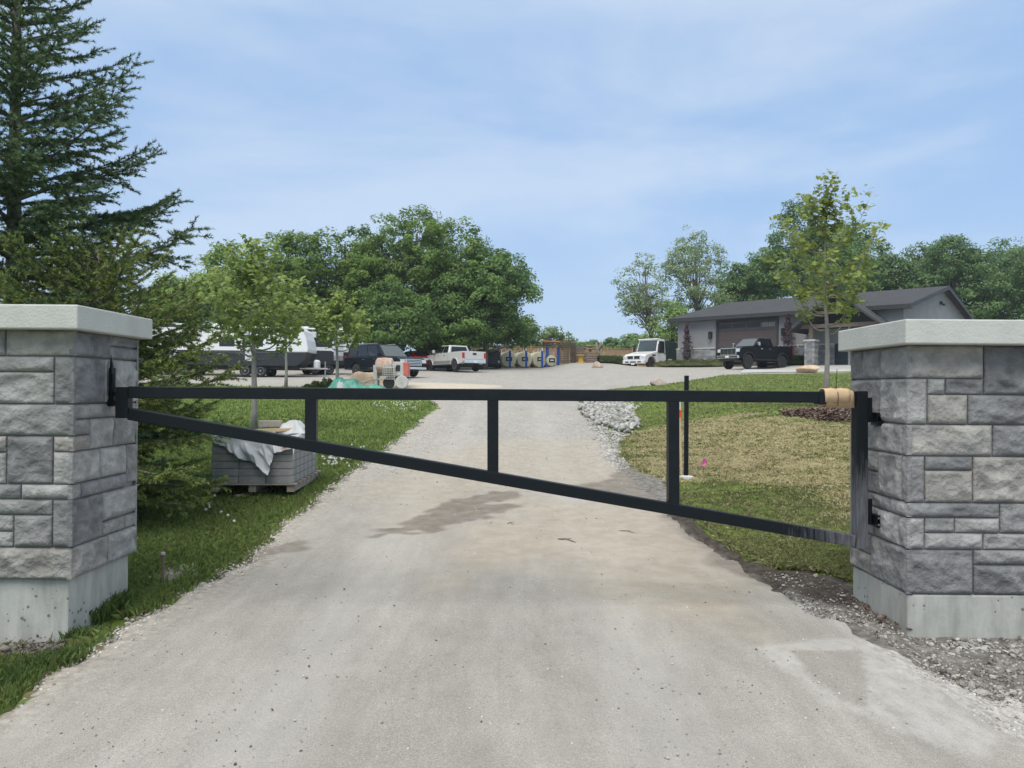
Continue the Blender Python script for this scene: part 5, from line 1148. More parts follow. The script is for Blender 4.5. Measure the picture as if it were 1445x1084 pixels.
mb = MB(); mb.add([(u0, yy_(.03), ph), (u1, yy_(.03), ph), (um, yy_(.03), pk-.1)], [(0, 1, 2)]); mb.build('porch_back', M_dark, bld)
for u in (u0+.35, 5.3):
    pr = bb('porch_pier', M_ledge, Bx(u-.34, u+.34, 1.66, 2.34, -.2, 1.62)); bb('pier_cap', M_trim, Bx(u-.4, u+.4, 1.6, 2.4, 1.62, 1.74), parent=pr); bb('porch_post', M_timb, Bx(u-.13, u+.13, 1.87, 2.13, 1.74, ph))

# ------------------------------------------------------------------ vehicles
M_tyre = mat('tyre_rubber', (.018, .018, .018), .8); M_chrome = mat('chrome', (.75, .75, .75), .12, metal=1, var=.03); M_rim = mat('alloy_rim', (.45, .45, .46), .3, metal=.9, var=.05); M_rimb = mat('black_rim', (.03, .03, .032), .35, metal=.4)
M_vglass = mat('tinted_glass', (.012, .015, .018), .1, var=.1, spec=.5); M_ws = mat('windscreen', (.05, .07, .08), .08, var=.1, spec=.7)
M_red = mat('red_lens', (.45, .015, .015), .2); M_lamp = mat('headlamp', (.65, .68, .70), .1, spec=.9); M_plast = mat('black_plastic', (.02, .02, .022), .6); M_plate = mat('number_plate', (.70, .72, .74), .5)
def wheel(t, x, y, r, w, rim, nsp=6, rub=None):
    W_m = Matrix.Translation((x, y, r)) @ Matrix.Rotation(R(90), 4, 'X'); h = w/2
    mb = MB(); mb.lathe([(r*.60, -h), (r*.90, -h), (r*.985, -h*.7), (r, -h*.3), (r, h*.3), (r*.985, h*.7), (r*.90, h), (r*.60, h)], 28, W_m); wl = mb.build('wheel', rub or M_tyre, t, smooth=False)
    mb = MB(); mb.lathe([(r*.52, -h*.9), (r*.61, -h*1.01), (r*.635, -h*1.0), (r*.635, h*1.0), (r*.61, h*1.01), (r*.52, h*.9)], 24, W_m)
    for s in (-1, 1):
        for k in range(nsp):
            a = 2*math.pi*k/nsp; p = Vector((x, y-s*h*.8, r)); q = p+Vector((math.cos(a), 0, math.sin(a)))*r*.57; mb.beam(p, q, r*.16, .03, up=(0, 1, 0))
        mb.lathe([(r*.16, -.02), (r*.14, .03)], 10, Matrix.Translation((x, y-s*h*.85, r)) @ Matrix.Rotation(R(90), 4, 'X'))
    mb.build('rim', rim, wl)
def body_profile(top, zb, arches, n=10):
    """top: list of (x,z) from rear to front; arches: [(xc, r, zc)]"""
    bot = []
    for (xc, r, zc) in sorted(arches, key=lambda a: -a[0]):
        a0 = math.asin(max(-1, min(1, (zb-zc)/r)))
        for k in range(n+1):
            a = a0+(math.pi-2*a0)*k/n; bot.append((xc+r*math.cos(a), zc+r*math.sin(a)))
    return top+bot
def hexa(mb, base, topq): mb.add(base+topq, [(3, 2, 1, 0), (4, 5, 6, 7), (0, 1, 5, 4), (1, 2, 6, 5), (2, 3, 7, 6), (3, 0, 4, 7)]); return mb
def cabin(t, xr, xf, xtr, xtf, zb, zt, wb, wt, paint, side, ws=M_ws, rear=True, wname='side_window', front_in=.06, crown=.05):
    """glass house: hexahedron with window panels proud of each face. side: list of (a0,a1) along the belt"""
    b = [(xr, -wb/2, zb), (xf, -wb/2, zb), (xf, wb/2, zb), (xr, wb/2, zb)]; q = [(xtr, -wt/2, zt), (xtf, -wt/2, zt), (xtf, wt/2, zt), (xtr, wt/2, zt)]
    mb = MB(); hexa(mb, b, q); cb_ = mb.build('cab', paint, t, bevel=.06, seg=3)
    def panel(name, A, B, C_, D, rect, m, off=.012, parent=t):
        A, B, C_, D = map(Vector, (A, B, C_, D)); n = (B-A).cross(D-A).normalized(); P_ = []
        for (u, v) in rect:
            p = A.lerp(B, u).lerp(D.lerp(C_, u), v); P_.append(p)
        mb = MB(); k = len(P_); mb.add([p+n*off for p in P_]+[p-n*.03 for p in P_], [tuple(range(k)), tuple(range(2*k-1, k-1, -1))]+[(i, i+k, (i+1) % k+k, (i+1) % k) for i in range(k)]); return mb.build(name, m, parent)
    for (a0, a1) in side:
        r_ = [(a0, .10), (a1, .10), (a1-(.0 if a1 < .9 else .03), .88), (a0+(.0 if a0 > .1 else .02), .88)]
        panel(wname, b[0], b[1], q[1], q[0], r_, M_vglass); panel(wname, b[3], b[2], q[2], q[3], [p for p in r_], M_vglass, off=-.012-.0)
    panel('windscreen', b[1], b[2], q[2], q[1], [(front_in, .06), (1-front_in, .06), (1-front_in, .9), (front_in, .9)], ws)
    if rear: panel('rear_window', b[3], b[0], q[0], q[3], [(.10, .14), (.90, .14), (.90, .84), (.10, .84)], M_vglass)
    return cb_
def bxs(t, name, m, *boxes, bevel=.01):
    mb = MB()
    for b in boxes: mb.bx(*b)
    return mb.build(name, m, t, bevel=bevel)
def pickup(label, loc, rz, paint, rim, lifted=0., chrome_grille=True, tint_lower=None, r=.42):
    t = thing('pickup_truck', label, 'pickup truck', loc, rz); z = lifted; w = 2.02
    top = [(-2.95, .72+z), (-2.95, 1.42+z), (-.92, 1.40+z), (-.90, 1.36+z), (1.15, 1.30+z), (2.55, 1.24+z), (2.86, 1.12+z), (2.93, .80+z), (2.90, .52+z)]
    ar = [(1.92, r+.10, r), (-1.80, r+.10, r)]
    prof = body_profile(top, .50+z, ar)+[(-2.90, .60+z)]
    mb = MB(); mb.prism(prof, -w/2, w/2); mb.build('body', paint, t, bevel=.045, seg=3)
    cabin(t, -.88, 1.30, -.72, .50, 1.33+z, 1.95+z, 1.90, 1.52, paint, [(.07, .42), (.47, .93)])
    bxs(t, 'chassis', M_plast, (-2.7, 2.7, -.55, .55, .42+z*.8, .62+z), (-2.0, -1.6, -.85, .85, .3, .5), (1.7, 2.1, -.85, .85, .3, .5), bevel=0)
    bxs(t, 'bed_floor', M_plast, (-2.85, -.98, -.88, .88, 1.405+z, 1.43+z), bevel=0)
    bxs(t, 'tailgate', paint, (-2.985, -2.94, -.80, .80, .86+z, 1.40+z), bevel=.015); bxs(t, 'badge', M_plast, (-3.0, -2.98, -.16, .16, 1.16+z, 1.30+z), bevel=0)
    bxs(t, 'rear_bumper', M_chrome if rim is not M_rimb else M_plast, (-3.10, -2.93, -.92, .92, .56+z, .78+z), bevel=.02); bxs(t, 'number_plate', M_plate, (-3.115, -3.10, -.16, .16, .60+z, .74+z), bevel=0)
    for s in (-1, 1):
        bxs(t, 'tail_lamp', M_red, (-2.985, -2.90, s*.93-.085, s*.93+.085, .92+z, 1.32+z))
        bxs(t, 'headlamp', M_lamp, (2.60, 2.935, s*.87-.13, s*.87+.13, .92+z, 1.13+z))
        bxs(t, 'mirror', M_chrome if chrome_grille and rim is M_rimb else paint, (.95, 1.12, s*1.16-.09, s*1.16+.09, 1.38+z, 1.62+z), bevel=.03)
        bxs(t, 'running_board', M_plast, (-1.1, 1.25, s*1.02-.10, s*1.02+.10, .42+z, .49+z))
        for xd in (-.35, .55): bxs(t, 'door_handle', M_chrome, (xd-.10, xd+.10, s*1.015-.02, s*1.015+.02, 1.16+z, 1.20+z), bevel=.005)
        bxs(t, 'door_seam', M_plast, (.148, .156, s*1.012-.002, s*1.012+.002, .62+z, 1.32+z), (-.80, -.792, s*1.012-.002, s*1.012+.002, .62+z, 1.32+z), (1.20, 1.208, s*1.012-.002, s*1.012+.002, .62+z, 1.28+z), bevel=0)
        for xw in (1.92, -1.80):
            mb = MB(); mb.tube([(xw+(r+.12)*math.cos(a), s*1.02, r+(r+.12)*math.sin(a)) for a in np.linspace(.15, math.pi-.15, 12)], .035, 6); mb.build('arch_flare', M_plast if rim is M_rimb else paint, t)
            wheel(t, xw, s*.86, r, .30, rim)
    if tint_lower: bxs(t, 'lower_trim', tint_lower, *[(-1.2, 1.3, s*1.013-.003, s*1.013+.003, .56+z, .78+z) for s in (-1, 1)], bevel=0)
    gr = bxs(t, 'grille', M_chrome if chrome_grille else M_plast, (2.88, 2.955, -.74, .74, .74+z, 1.19+z), bevel=.03)
    bxs(gr, 'grille_opening', M_plast, *[(2.94, 2.962, -.66+i*.34, -.66+i*.34+.24, .80+z, 1.13+z) for i in range(4)], bevel=0)
    fb = bxs(t, 'front_bumper', M_chrome if chrome_grille else M_plast, (2.80, 3.06, -.98, .98, .50+z, .70+z), bevel=.03); bxs(fb, 'number_plate', M_plate, (3.062, 3.07, -.16, .16, .54+z, .68+z), bevel=0)
    bxs(t, 'lower_intake', M_plast, (2.7, 2.98, -.8, .8, .34+z, .52+z), bevel=.02)
    return t
P_black = mat('black_car_paint', (.008, .010, .012), .3, var=.05, spec=.14, coat=.05)
P_silver = mat('champagne_car_paint', (.58, .575, .545), .3, metal=.08, var=.04, coat=.5)
P_red = mat('red_car_paint', (.30, .02, .025), .25, var=.05, coat=.6); P_white = mat('white_car_paint', (.72, .73, .73), .3, var=.03, coat=.4)
P_navy = mat('dark_blue_car_paint', (.010, .014, .020), .3, var=.05, spec=.14, coat=.05)
P = PX(1066, 520, 53); pickup('lifted black pickup with a bright chrome grille parked before the garage door', (P.x, 53, H(P.x, 53)+.0), R(-149), P_black, M_rimb, lifted=.20, r=.50).scale = (.90, .96, 1)
P = PX(640, 520, 58.5); pickup('pale silver pickup parked tail towards the camera under the trees', (P.x, 58.5, H(P.x, 58.5)+.01), R(125), P_silver, M_rim, tint_lower=mat('grey_cladding', (.22, .23, .22), .5), chrome_grille=False)
def suv(label, name, loc, rz, paint, Lh=2.80, h=1.95, w=2.03, r=.41, cat='suv', long_=True):
    t = thing(name, label, cat, loc, rz)
    top = [(-Lh, .66), (-Lh+.02, 1.24), (1.05, 1.20), (Lh-.35, 1.14), (Lh-.03, .98), (Lh, .62), (Lh-.05, .46)]
    mb = MB(); mb.prism(body_profile(top, .42, [(Lh*.62, r+.08, r), (-Lh*.56, r+.08, r)])+[(-Lh+.06, .45)], -w/2, w/2); mb.build('body', paint, t, bevel=.06, seg=3)
    cabin(t, -Lh+.06, 1.22, -Lh+.30, .38, 1.18, h, w*.94, w*.74, paint, [(.05, .30), (.33, .60), (.63, .93)])
    bxs(t, 'chassis', M_plast, (-Lh+.3, Lh-.3, -.6, .6, .3, .5), bevel=0)
    bxs(t, 'grille', M_chrome, (Lh-.06, Lh+.03, -.62, .62, .62, 1.02), bevel=.03); bxs(t, 'grille_slats', M_plast, *[(Lh+.01, Lh+.035, -.55, .55, .66+i*.09, .71+i*.09) for i in range(4)], bevel=0)
    bxs(t, 'front_bumper', M_chrome, (Lh-.12, Lh+.07, -.95, .95, .42, .56), bevel=.03); bxs(t, 'rear_bumper', M_plast, (-Lh-.06, -Lh+.1, -.93, .93, .45, .64), bevel=.02)
    mb = MB(); 
    for s in (-1, 1): mb.tube([(-Lh+.6, s*w*.33, h+.05), (.2, s*w*.33, h+.05)], .02, 6)
    mb.build('roof_rails', M_chrome, t)
    for s in (-1, 1):
        bxs(t, 'headlamp', M_lamp, (Lh-.30, Lh+.01, s*.82-.15, s*.82+.15, .80, .99)); bxs(t, 'tail_lamp', M_red, (-Lh-.01, -Lh+.12, s*.90-.08, s*.90+.08, .85, 1.3))
        bxs(t, 'mirror', paint, (.88, 1.02, s*(w/2+.12)-.10, s*(w/2+.12)+.10, 1.22, 1.42), bevel=.03); bxs(t, 'running_board', M_plast, (-1.1, 1.15, s*w/2-.08, s*w/2+.08, .36, .43))
        bxs(t, 'chrome_strip', M_chrome, (-2.4, 1.1, s*(w/2+.002)-.004, s*(w/2+.002)+.004, .50, .53), bevel=0)
        for xd in (-.75, .35): bxs(t, 'door_handle', M_chrome, (xd-.11, xd+.11, s*(w/2+.01)-.02, s*(w/2+.01)+.02, 1.03, 1.07), bevel=.005)
        for xw in (Lh*.62, -Lh*.56): wheel(t, xw, s*(w/2-.15), r, .27, M_rim)
    return t
P = PX(542, 530, 47.3); suv('long black suv parked behind the mortar mixer, its chrome grille to the right', 'parked_suv', (P.x, 47.3, H(P.x, 47.3)+.02), R(-43), P_navy, h=1.97)
P = PX(583, 524, 61.5)
def redcar(t_loc, rz):
    t = thing('parked_car', 'red car mostly hidden between the black suv and the silver pickup', 'car', t_loc, rz); w = 1.82
    top = [(-2.2, .55), (-2.22, .98), (-1.9, 1.06), (1.0, .98), (1.95, .86), (2.2, .62), (2.18, .32)]; r = .34
    mb = MB(); mb.prism(body_profile(top, .28, [(1.4, r+.07, r), (-1.3, r+.07, r)])+[(-2.18, .34)], -w/2, w/2); mb.build('body', P_red, t, bevel=.06, seg=3)
    cabin(t, -1.85, 1.05, -1.25, .15, 1.0, 1.47, w*.92, w*.68, P_red, [(.12, .45), (.5, .9)])
    for s in (-1, 1):
        bxs(t, 'tail_lamp', M_red, (-2.235, -2.0, s*.68-.2, s*.68+.2, .80, .95)); bxs(t, 'headlamp', M_lamp, (1.9, 2.17, s*.7-.15, s*.7+.15, .66, .8))
        for xw in (1.4, -1.3): wheel(t, xw, s*.78, r, .2, M_rim, 5)
    bxs(t, 'number_plate', M_plate, (-2.25, -2.225, -.26, .26, .72, .86), bevel=0); bxs(t, 'rear_bumper', P_red, (-2.28, -2.1, -.86, .86, .34, .58), bevel=.04)
    return t
redcar((P.x, 61.5, H(P.x, 61.5)+.02), R(122))
# white work truck with dark dump box
def work_truck(loc, rz):
    t = thing('work_truck', 'white work truck with a dark green tipping box parked beside the grey building', 'truck', loc, rz); w = 2.2; r = .48
    top = [(.02, .75), (.02, 1.30), (1.2, 1.30), (1.3, 1.55), (2.75, 1.22), (2.95, 1.0), (2.97, .55)]
    mb = MB(); mb.prism(body_profile(top, .55, [(1.95, r+.12, r)]), -w/2, w/2, None); mb.build('body', P_white, t, bevel=.07, seg=3)
    cabin(t, .05, 1.35, .07, .95, 1.28, 2.55, 2.15, 2.0, P_white, [(.15, .88)], rear=True, front_in=.05)
    bxs(t, 'windscreen_divider', M_plast, (1.30, 1.42, -1.0, 1.0, 1.48, 1.53), bevel=0)
    bxs(t, 'roof_visor', P_white, (.7, 1.1, -1.0, 1.0, 2.5, 2.62), bevel=.03)
    bxs(t, 'chassis', M_plast, (-5.0, 2.6, -.45, .45, .55, .85), bevel=0)
    g = bxs(t, 'grille', P_white, (2.90, 3.0, -.75, .75, .78, 1.15), bevel=.03); bxs(g, 'grille_opening', M_plast, (2.99, 3.01, -.62, -.06, .84, 1.08), (2.99, 3.01, .06, .62, .84, 1.08), bevel=0)
    fb = bxs(t, 'front_bumper', P_white, (2.75, 3.08, -1.08, 1.08, .45, .74), bevel=.04); bxs(fb, 'bumper_slot', M_plast, (3.07, 3.085, -.8, -.45, .53, .64), (3.07, 3.085, -.3, .3, .53, .64), (3.07, 3.085, .45, .8, .53, .64), bevel=0); bxs(t, 'number_plate', M_plate, (3.085, 3.1, -.17, .17, .36, .48), bevel=0)
    for s in (-1, 1):
        bxs(t, 'headlamp', M_lamp, (2.72, 2.99, s*.92-.16, s*.92+.14, .86, 1.08)); bxs(t, 'mirror', M_plast, (1.2, 1.3, s*1.28-.10, s*1.28+.10, 1.55, 2.1)); bxs(t, 'hood_vent', M_plast, (1.5, 1.95, s*1.1-.01, s*1.1+.01, 1.12, 1.24), bevel=0)
        bxs(t, 'door_handle', M_plast, (.15, .33, s*1.105-.02, s*1.105+.02, 1.32, 1.37), bevel=0); bxs(t, 'step', M_plast, (.0, .95, s*.98-.12, s*.98+.12, .42, .5), bevel=0)
        wheel(t, 1.95, s*.92, r, .28, M_rim); wheel(t, -3.2, s*.85, r, .5, M_rim)
    M_box = mat('dark_green_box', (.015, .035, .035), .45, var=.2, scale=2); mb = MB(); mb.prism([(-5.2, .95), (-5.5, 1.75), (-3.2, 2.1), (-.15, 2.5), (-.12, .95)], -1.15, 1.15); bx_ = mb.build('tipping_box', M_box, t, bevel=.02)
    bxs(bx_, 'box_rib', M_box, *[(x-.05, x+.05, s*1.15-.05, s*1.15+.05, .98, 2.15) for x in (-1.4, -2.2, -3.0, -3.8, -4.6) for s in (-1, 1)], bevel=0)
    bxs(t, 'toolbox', M_plate, (-.7, -.3, 1.0, 1.17, .7, .92), bevel=0)
    return t
    return t
P = PX(925, 518, 69); work_truck((P.x, 69, H(P.x, 69)+.02), R(-136)).scale = (1.08, 1.05, 1.05)

# caravans
P_rvw = mat('white_gelcoat', (.74, .75, .76), .35, var=.03); P_rvg = mat('pale_grey_panel', (.52, .54, .56), .4); P_rvd = mat('black_panel', (.022, .026, .032), .4, var=.15)
def caravan(label, loc, rz, Lh, w=2.45, h=3.0, windows=True, oval=True, band=False):
    t = thing('caravan', label, 'caravan', loc, rz); zf = .62; zm = 1.45
    fr = [(Lh-.55, h), (Lh-.22, h-.22), (Lh-.02, h-.75), (Lh+.08, h-1.3), (Lh+.05, zm)]
    mb = MB(); mb.prism([(-Lh, zm), (-Lh, h-.1), (-Lh+.1, h)]+fr, -w/2, w/2); up = mb.build('upper_shell', P_rvw, t, bevel=.05, seg=3)
    mb = MB(); mb.prism([(-Lh-.01, zf), (-Lh-.01, zm-.001), (Lh+.055, zm-.001), (Lh-.15, zf+.35), (Lh-.6, zf)], -w/2-.01, w/2+.01); mb.build('lower_shell', P_rvd, t, bevel=.03)
    bxs(t, 'chassis', M_plast, (-Lh+.3, Lh-.5, -.9, .9, .42, .62), bevel=0)
    mb = MB(); mb.tube([(Lh-.6, -.8, .5), (Lh+1.0, 0, .5)], .05, 6); mb.tube([(Lh-.6, .8, .5), (Lh+1.0, 0, .5)], .05, 6); mb.tube([(Lh+.85, 0, .05), (Lh+.85, 0, .95)], .045, 8); mb.box((Lh+.85, 0, .04), (.25, .25, .05)); mb.build('drawbar', M_rim, t)
    mb = MB(); [mb.lathe([(.14, 0), (.16, .05), (.16, .42), (.08, .52)], 12, Matrix.Translation((Lh+.35, s*.2, .52))) for s in (-1, 1)]; mb.build('gas_bottle', P_rvw, t)
    for s in (-1, 1):
        for xw in (-.45, .45): wheel(t, xw-.3, s*(w/2-.16), .34, .22, M_rim, 5)
        y = s*(w/2+.012)
        def win(name, x0, x1, z0, z1, m, b=.02): return bxs(t, name, m, (x0, x1, min(y, y-.03*s), max(y, y-.03*s), z0, z1), bevel=b)
        win('window', -Lh+.6, -Lh+1.5, 1.75, 2.35, M_vglass); win('window', -.9, .3, 1.75, 2.35, M_vglass); win('door', -Lh+2.1, -Lh+2.75, .9, 2.6, P_rvg); win('hatch', .3, 1.2, .8, 1.25, P_rvd); win('awning_rail', -Lh+.4, Lh-1.2, h-.22, h-.10, M_plast, 0)
        win('stripe', -Lh+.1, Lh-1.4, 1.46, 1.52, M_plast, 0)
        if oval:
            mb = MB(); c = (Lh-1.55, y, 2.25); mb.tube([(c[0]+.75*math.cos(a), y, c[2]+.26*math.sin(a)-.08*math.cos(a)) for a in np.linspace(-2.6, .6, 16)], .035, 5, cap=False); mb.tube([(c[0]+.62*math.cos(a), y, c[2]+.19*math.sin(a)-.08*math.cos(a)) for a in np.linspace(-2.6, .4, 14)], .02, 5, cap=False); mb.build('swoosh_graphic', M_plast, t)
    if band:
        bxs(t, 'end_panel', P_rvg, (-Lh-.03, -Lh, -w/2+.08, w/2-.08, zm, h-.12), bevel=0); bxs(t, 'end_window', M_vglass, (-Lh-.045, -Lh-.02, -w/2+.12, w/2-.12, 1.75, 2.25), bevel=0); bxs(t, 'ladder', M_plast, (-Lh-.14, -Lh-.05, -.12, .12, 1.3, 2.9), bevel=0); bxs(t, 'service_hatch', P_rvw, (-Lh-.05, -Lh-.02, .35, .75, .95, 1.4), bevel=0)
    bxs(t, 'roof_vent', P_rvw, (-1.5, -1.0, -.3, .3, h, h+.15), (.6, 1.3, -.4, .4, h, h+.22), bevel=.03)
    return t
P = PX(372, 520, 46.5); caravan('white and black caravan with a curved nose behind the young maples', (P.x, 46.5, H(P.x, 46.5)), R(2), 2.85, h=2.95)
P = PX(455, 520, 50.5); caravan('white caravan with a dark end window parked just left of the black suv', (P.x, 50.5, H(P.x, 50.5)), R(28), 1.7, h=2.95, oval=False, band=True)
P = PX(268, 520, 48.5); caravan('caravan with dark side windows half hidden behind the spruce boughs', (P.x, 48.5, H(P.x, 48.5)), R(-6), 2.9, h=3.15, oval=False)

# ------------------------------------------------------------------ mortar mixer, tarp, sand
x, y = G(556, 548.5); M_mort = mat('mortar_crusted_steel', (.42, .20, .13), .9, col2=(.50, .46, .40), scale=5, bump=.5); M_dust = mat('dusty_grey_paint', (.42, .42, .40), .85, col2=(.55, .54, .50), scale=4); M_mred = mat('faded_red_panel', (.55, .13, .10), .6, var=.2)
mx_ = thing('mortar_mixer', 'mortar-crusted orange drum mixer on two wheels with a red engine cover', 'mixer', gz(x, y), R(2))
mb = MB(); mb.lathe([(.06, -.50), (.30, -.48), (.40, -.40), (.42, 0), (.40, .40), (.30, .46), (.06, .5)], 20, Matrix.Translation((-.42, 0, .98)) @ Matrix.Rotation(R(90), 4, 'Y') @ Matrix.Diagonal((1, 1.15, .82, 1))); mb.build('drum', M_mort, mx_, smooth=False)
mb = MB(); mb.bx(.0, .64, -.48, .48, .56, 1.20); mb.build('engine_cover', M_dust, mx_, bevel=.03); bxs(mx_, 'side_panel', M_mred, (.46, .665, -.495, .495, .60, 1.18), bevel=.01); bxs(mx_, 'vent_panel', M_plast, (.12, .32, -.50, -.47, .78, 1.05), bevel=0)
mb = MB()
for k in range(8): xx = -.44+k*.075; mb.beam((xx, -.60, .42), (xx+.02, -.62, .92), .016, .016); mb.beam((xx+.02, -.62, .92), (xx+.07, -.40, 1.16), .016, .016)
for k in range(6): zz_ = .42+k*.10; mb.beam((-.45, -.60-.004*k, zz_), (.11, -.60-.004*k, zz_), .02, .02)
for k in range(3): mb.beam((-.43+.03*k, -.60+.07*k, .94+.07*k), (.13+.02*k, -.60+.07*k, .94+.07*k), .02, .02)
mb.build('safety_grate', M_dust, mx_)
mb = MB(); mb.beam((-.85, -.3, .42), (.72, -.3, .42), .07, .07); mb.beam((-.85, .3, .42), (.72, .3, .42), .07, .07); mb.beam((-.75, -.35, .0), (-.75, -.35, .6), .10, .08, up=(0, 1, 0)); mb.beam((-.75, .35, .0), (-.75, .35, .6), .10, .08, up=(0, 1, 0)); mb.bx(-.88, -.72, -.42, .42, .4, 1.05); mb.tube([(-.8, 0, .45), (-1.5, 0, .25)], .035, 8); mb.build('frame', M_dust, mx_)
wheel(mx_, .42, -.62, .29, .18, M_dust, 5, rub=M_dust); wheel(mx_, -.18, -.45, .26, .16, M_plast, 5)
x, y = G(497, 549); M_tarp = mat('green_tarpaulin', (.04, .20, .15), .45, col2=(.10, .33, .26), scale=3, spec=.5)
def mound(name, label, cat, px, py, rx, ry, h, m, seed, rough_=.5, kind=None, f=2.5):
    x, y = G(px, py); n = 46; U, V_ = np.meshgrid(np.linspace(-1, 1, n), np.linspace(-1, 1, n)); rr = np.hypot(U, V_); z_ = h*(1-ss(rr, .45, 1))*(1-rough_+2*rough_*fbm(U*f+seed, V_*f, 1, 4, seed))+.02-.08*(rr > .98)
    Vv = np.stack([U*rx, V_*ry, z_], -1).reshape(-1, 3); Vv[:, 2] += hgt(Vv[:, 0]+x, Vv[:, 1]+y)-H(x, y); ix = np.arange(n*n).reshape(n, n); F = np.stack([ix[:-1, :-1], ix[:-1, 1:], ix[1:, 1:], ix[1:, :-1]], -1).reshape(-1, 4); k = (rr.ravel() < 1.05)[F].all(1)
    o = npmesh(name, Vv, F[k], m, smooth=False); o.location = gz(x, y); tag(o, label, cat, None, kind); return o
mound('tarpaulin', 'crumpled green tarpaulin heaped beside the rightmost young maple of the left three', 'tarpaulin', 489, 550, .95, .7, .36, M_tarp, 5, .85, f=3)
mound('tarpaulin', 'flat spread end of green tarpaulin just left of the mixer', 'tarpaulin', 522, 550, .9, .5, .16, M_tarp, 6, .7, f=4)
mound('plastic_bag', 'white plastic bag lying on the tarpaulin beside the young maple trunk', 'bag', 481, 551, .22, .2, .3, M_sheet, 7, .6, f=4)
mound('sand_pile', 'low pile of tan sand behind the mortar mixer', 'sand', 520, 544, 1.3, 1.0, .6, mat('sand', (.38, .28, .19), .95, col2=(.5, .38, .27), scale=4, bump=.6, bscale=20), 8, .25, 'stuff')
mound('sand_spill', 'thin spread of pale sand around the mixer and suv', 'sand', 590, 545, 4.2, 2.6, .10, mat('pale_sand', (.44, .38, .29), .95, col2=(.5, .45, .37), scale=4), 9, .3, 'stuff')
a, b = G(507, 548), PX(533, 526.5, 36.2); timber('timber', gz(a[0], a[1], .05), tuple(b), .12, .05, 'pale plank leaning from the tarpaulin up to the mixer frame')
x, y = G(528, 547); mb = MB(); mb.tube([(0, 0, 0), (.02, 0, 1.0)], .018, 6); o = mb.build('garden_stake', M_wood, None); o.location = gz(x-.1, y+.3); tag(o, 'thin wooden stake upright beside the leaning plank', 'stake')

# ------------------------------------------------------------------ along the fence
FD = 75.0
M_fence = mat('cedar_boards', (.30, .19, .105), .85, col2=(.42, .28, .17), scale=3, stretch=(4, 1, .4))
fa, fb_ = PX(600, 519, 73.0), PX(892, 517, 76.0)
fa.z = H(fa.x, fa.y); fb_.z = H(fb_.x, fb_.y)
fe = thing('timber_fence', 'tall brown board fence along the far side of the yard', 'fence', tuple((fa+fb_)/2)); FO = Vector(fe.location)
Lf = (fb_-fa).length; npan = int(Lf/2.4); du = (fb_-fa)/npan; ux = du.normalized(); nrm_ = Vector((-ux.y, ux.x, 0))
for i in range(npan+1):
    p = fa+du*i; mb = MB(); mb.beam(p-FO+Vector((0, 0, -.2)), p-FO+Vector((0, 0, 2.22)), .12, .12, up=nrm_); mb.build('post', M_fence, fe)
    if i < npan:
        mb = MB(); nb_ = 16
        for j in range(nb_):
            q = p+du*((j+.55)/(nb_+.1)); w = 2.4/nb_*.94; h_ = 2.05+random.uniform(-.015, .015); o_ = nrm_*(.02 if j % 2 else -.006)
            mb.beam(q+o_-FO+Vector((0, 0, .05)), q+o_-FO+Vector((0, 0, h_)), .02, w, up=ux)
        mb.beam(p-FO+Vector((0, 0, 2.10)), p+du-FO+Vector((0, 0, 2.10)), .10, .05); mb.build('board_panel', M_fence, fe)
fa2, fb2 = PX(894, 517, 76), PX(990, 516, 77); fa2.z = H(fa2.x, fa2.y); fb2.z = H(fb2.x, fb2.y)
fe2 = thing('timber_fence', 'newer orange-brown board fence behind the white work truck', 'fence', tuple((fa2+fb2)/2)); FO2 = Vector(fe2.location); M_fence2 = mat('new_cedar', (.40, .23, .11), .85, col2=(.50, .31, .17), scale=3, stretch=(4, 1, .4)); du = (fb2-fa2)/3
for i in range(4):
    p = fa2+du*i; mb = MB(); mb.beam(p-FO2+Vector((0, 0, -.2)), p-FO2+Vector((0, 0, 2.35)), .13, .13, up=nrm_); mb.build('post', M_fence2, fe2)
    if i < 3:
        mb = MB()
        for j in range(14):
            q = p+du*((j+.55)/14.1); mb.beam(q-FO2+Vector((0, .006*(j % 2), .05)), q-FO2+Vector((0, .006*(j % 2), 2.18)), .02, .155, up=ux)
        mb.build('board_panel', M_fence2, fe2)
# cream tanks
M_cream = mat('cream_poly', (.66, .62, .42), .5, var=.08, scale=1.5); M_blue = mat('blue_steel', (.02, .09, .38), .5, var=.1)
tk0 = None
def tank(label, px, d, r, Lt, rz=R(104)):
    x = PX(px, 520, d).x; t = thing('poly_tank', label, 'tank', (x, d, H(x, d)), rz, 'cream tanks lying along the fence')
    M_ = Matrix.Translation((0, 0, r+.06)) @ Matrix.Rotation(R(90), 4, 'Y')
    mb = MB(); mb.lathe([(r*.3, -.07), (r*.93, 0), (r, .08), (r, Lt*.48), (r*.96, Lt*.5), (r, Lt*.52), (r, Lt-.08), (r*.9, Lt), (r*.2, Lt+.06)], 28, M_); mb.build('shell', M_cream, t, smooth=False)
    mb = MB(); mb.bx(-.085, -.02, -.28, .28, r-.1, r+.28); mb.build('placard', M_plast, t); mb = MB(); mb.bx(-.095, -.086, -.16, .16, r+.04, r+.14); mb.build('placard_print', M_plate, t)
    mb = MB(); mb.tube([(.5, 0, 2*r), (.5, 0, 2*r+.38)], .05, 8); mb.tube([(Lt*.8, .2, 2*r-.05), (Lt*.8, .2, 2*r+.3)], .04, 8); mb.build('vent_pipe', M_trim, t)
    mb = MB(); mb.bx(.2, .35, -r*.8, r*.8, 0, .16); mb.bx(Lt-.4, Lt-.25, -r*.8, r*.8, 0, .16); mb.build('cradle', M_pal, t); return t
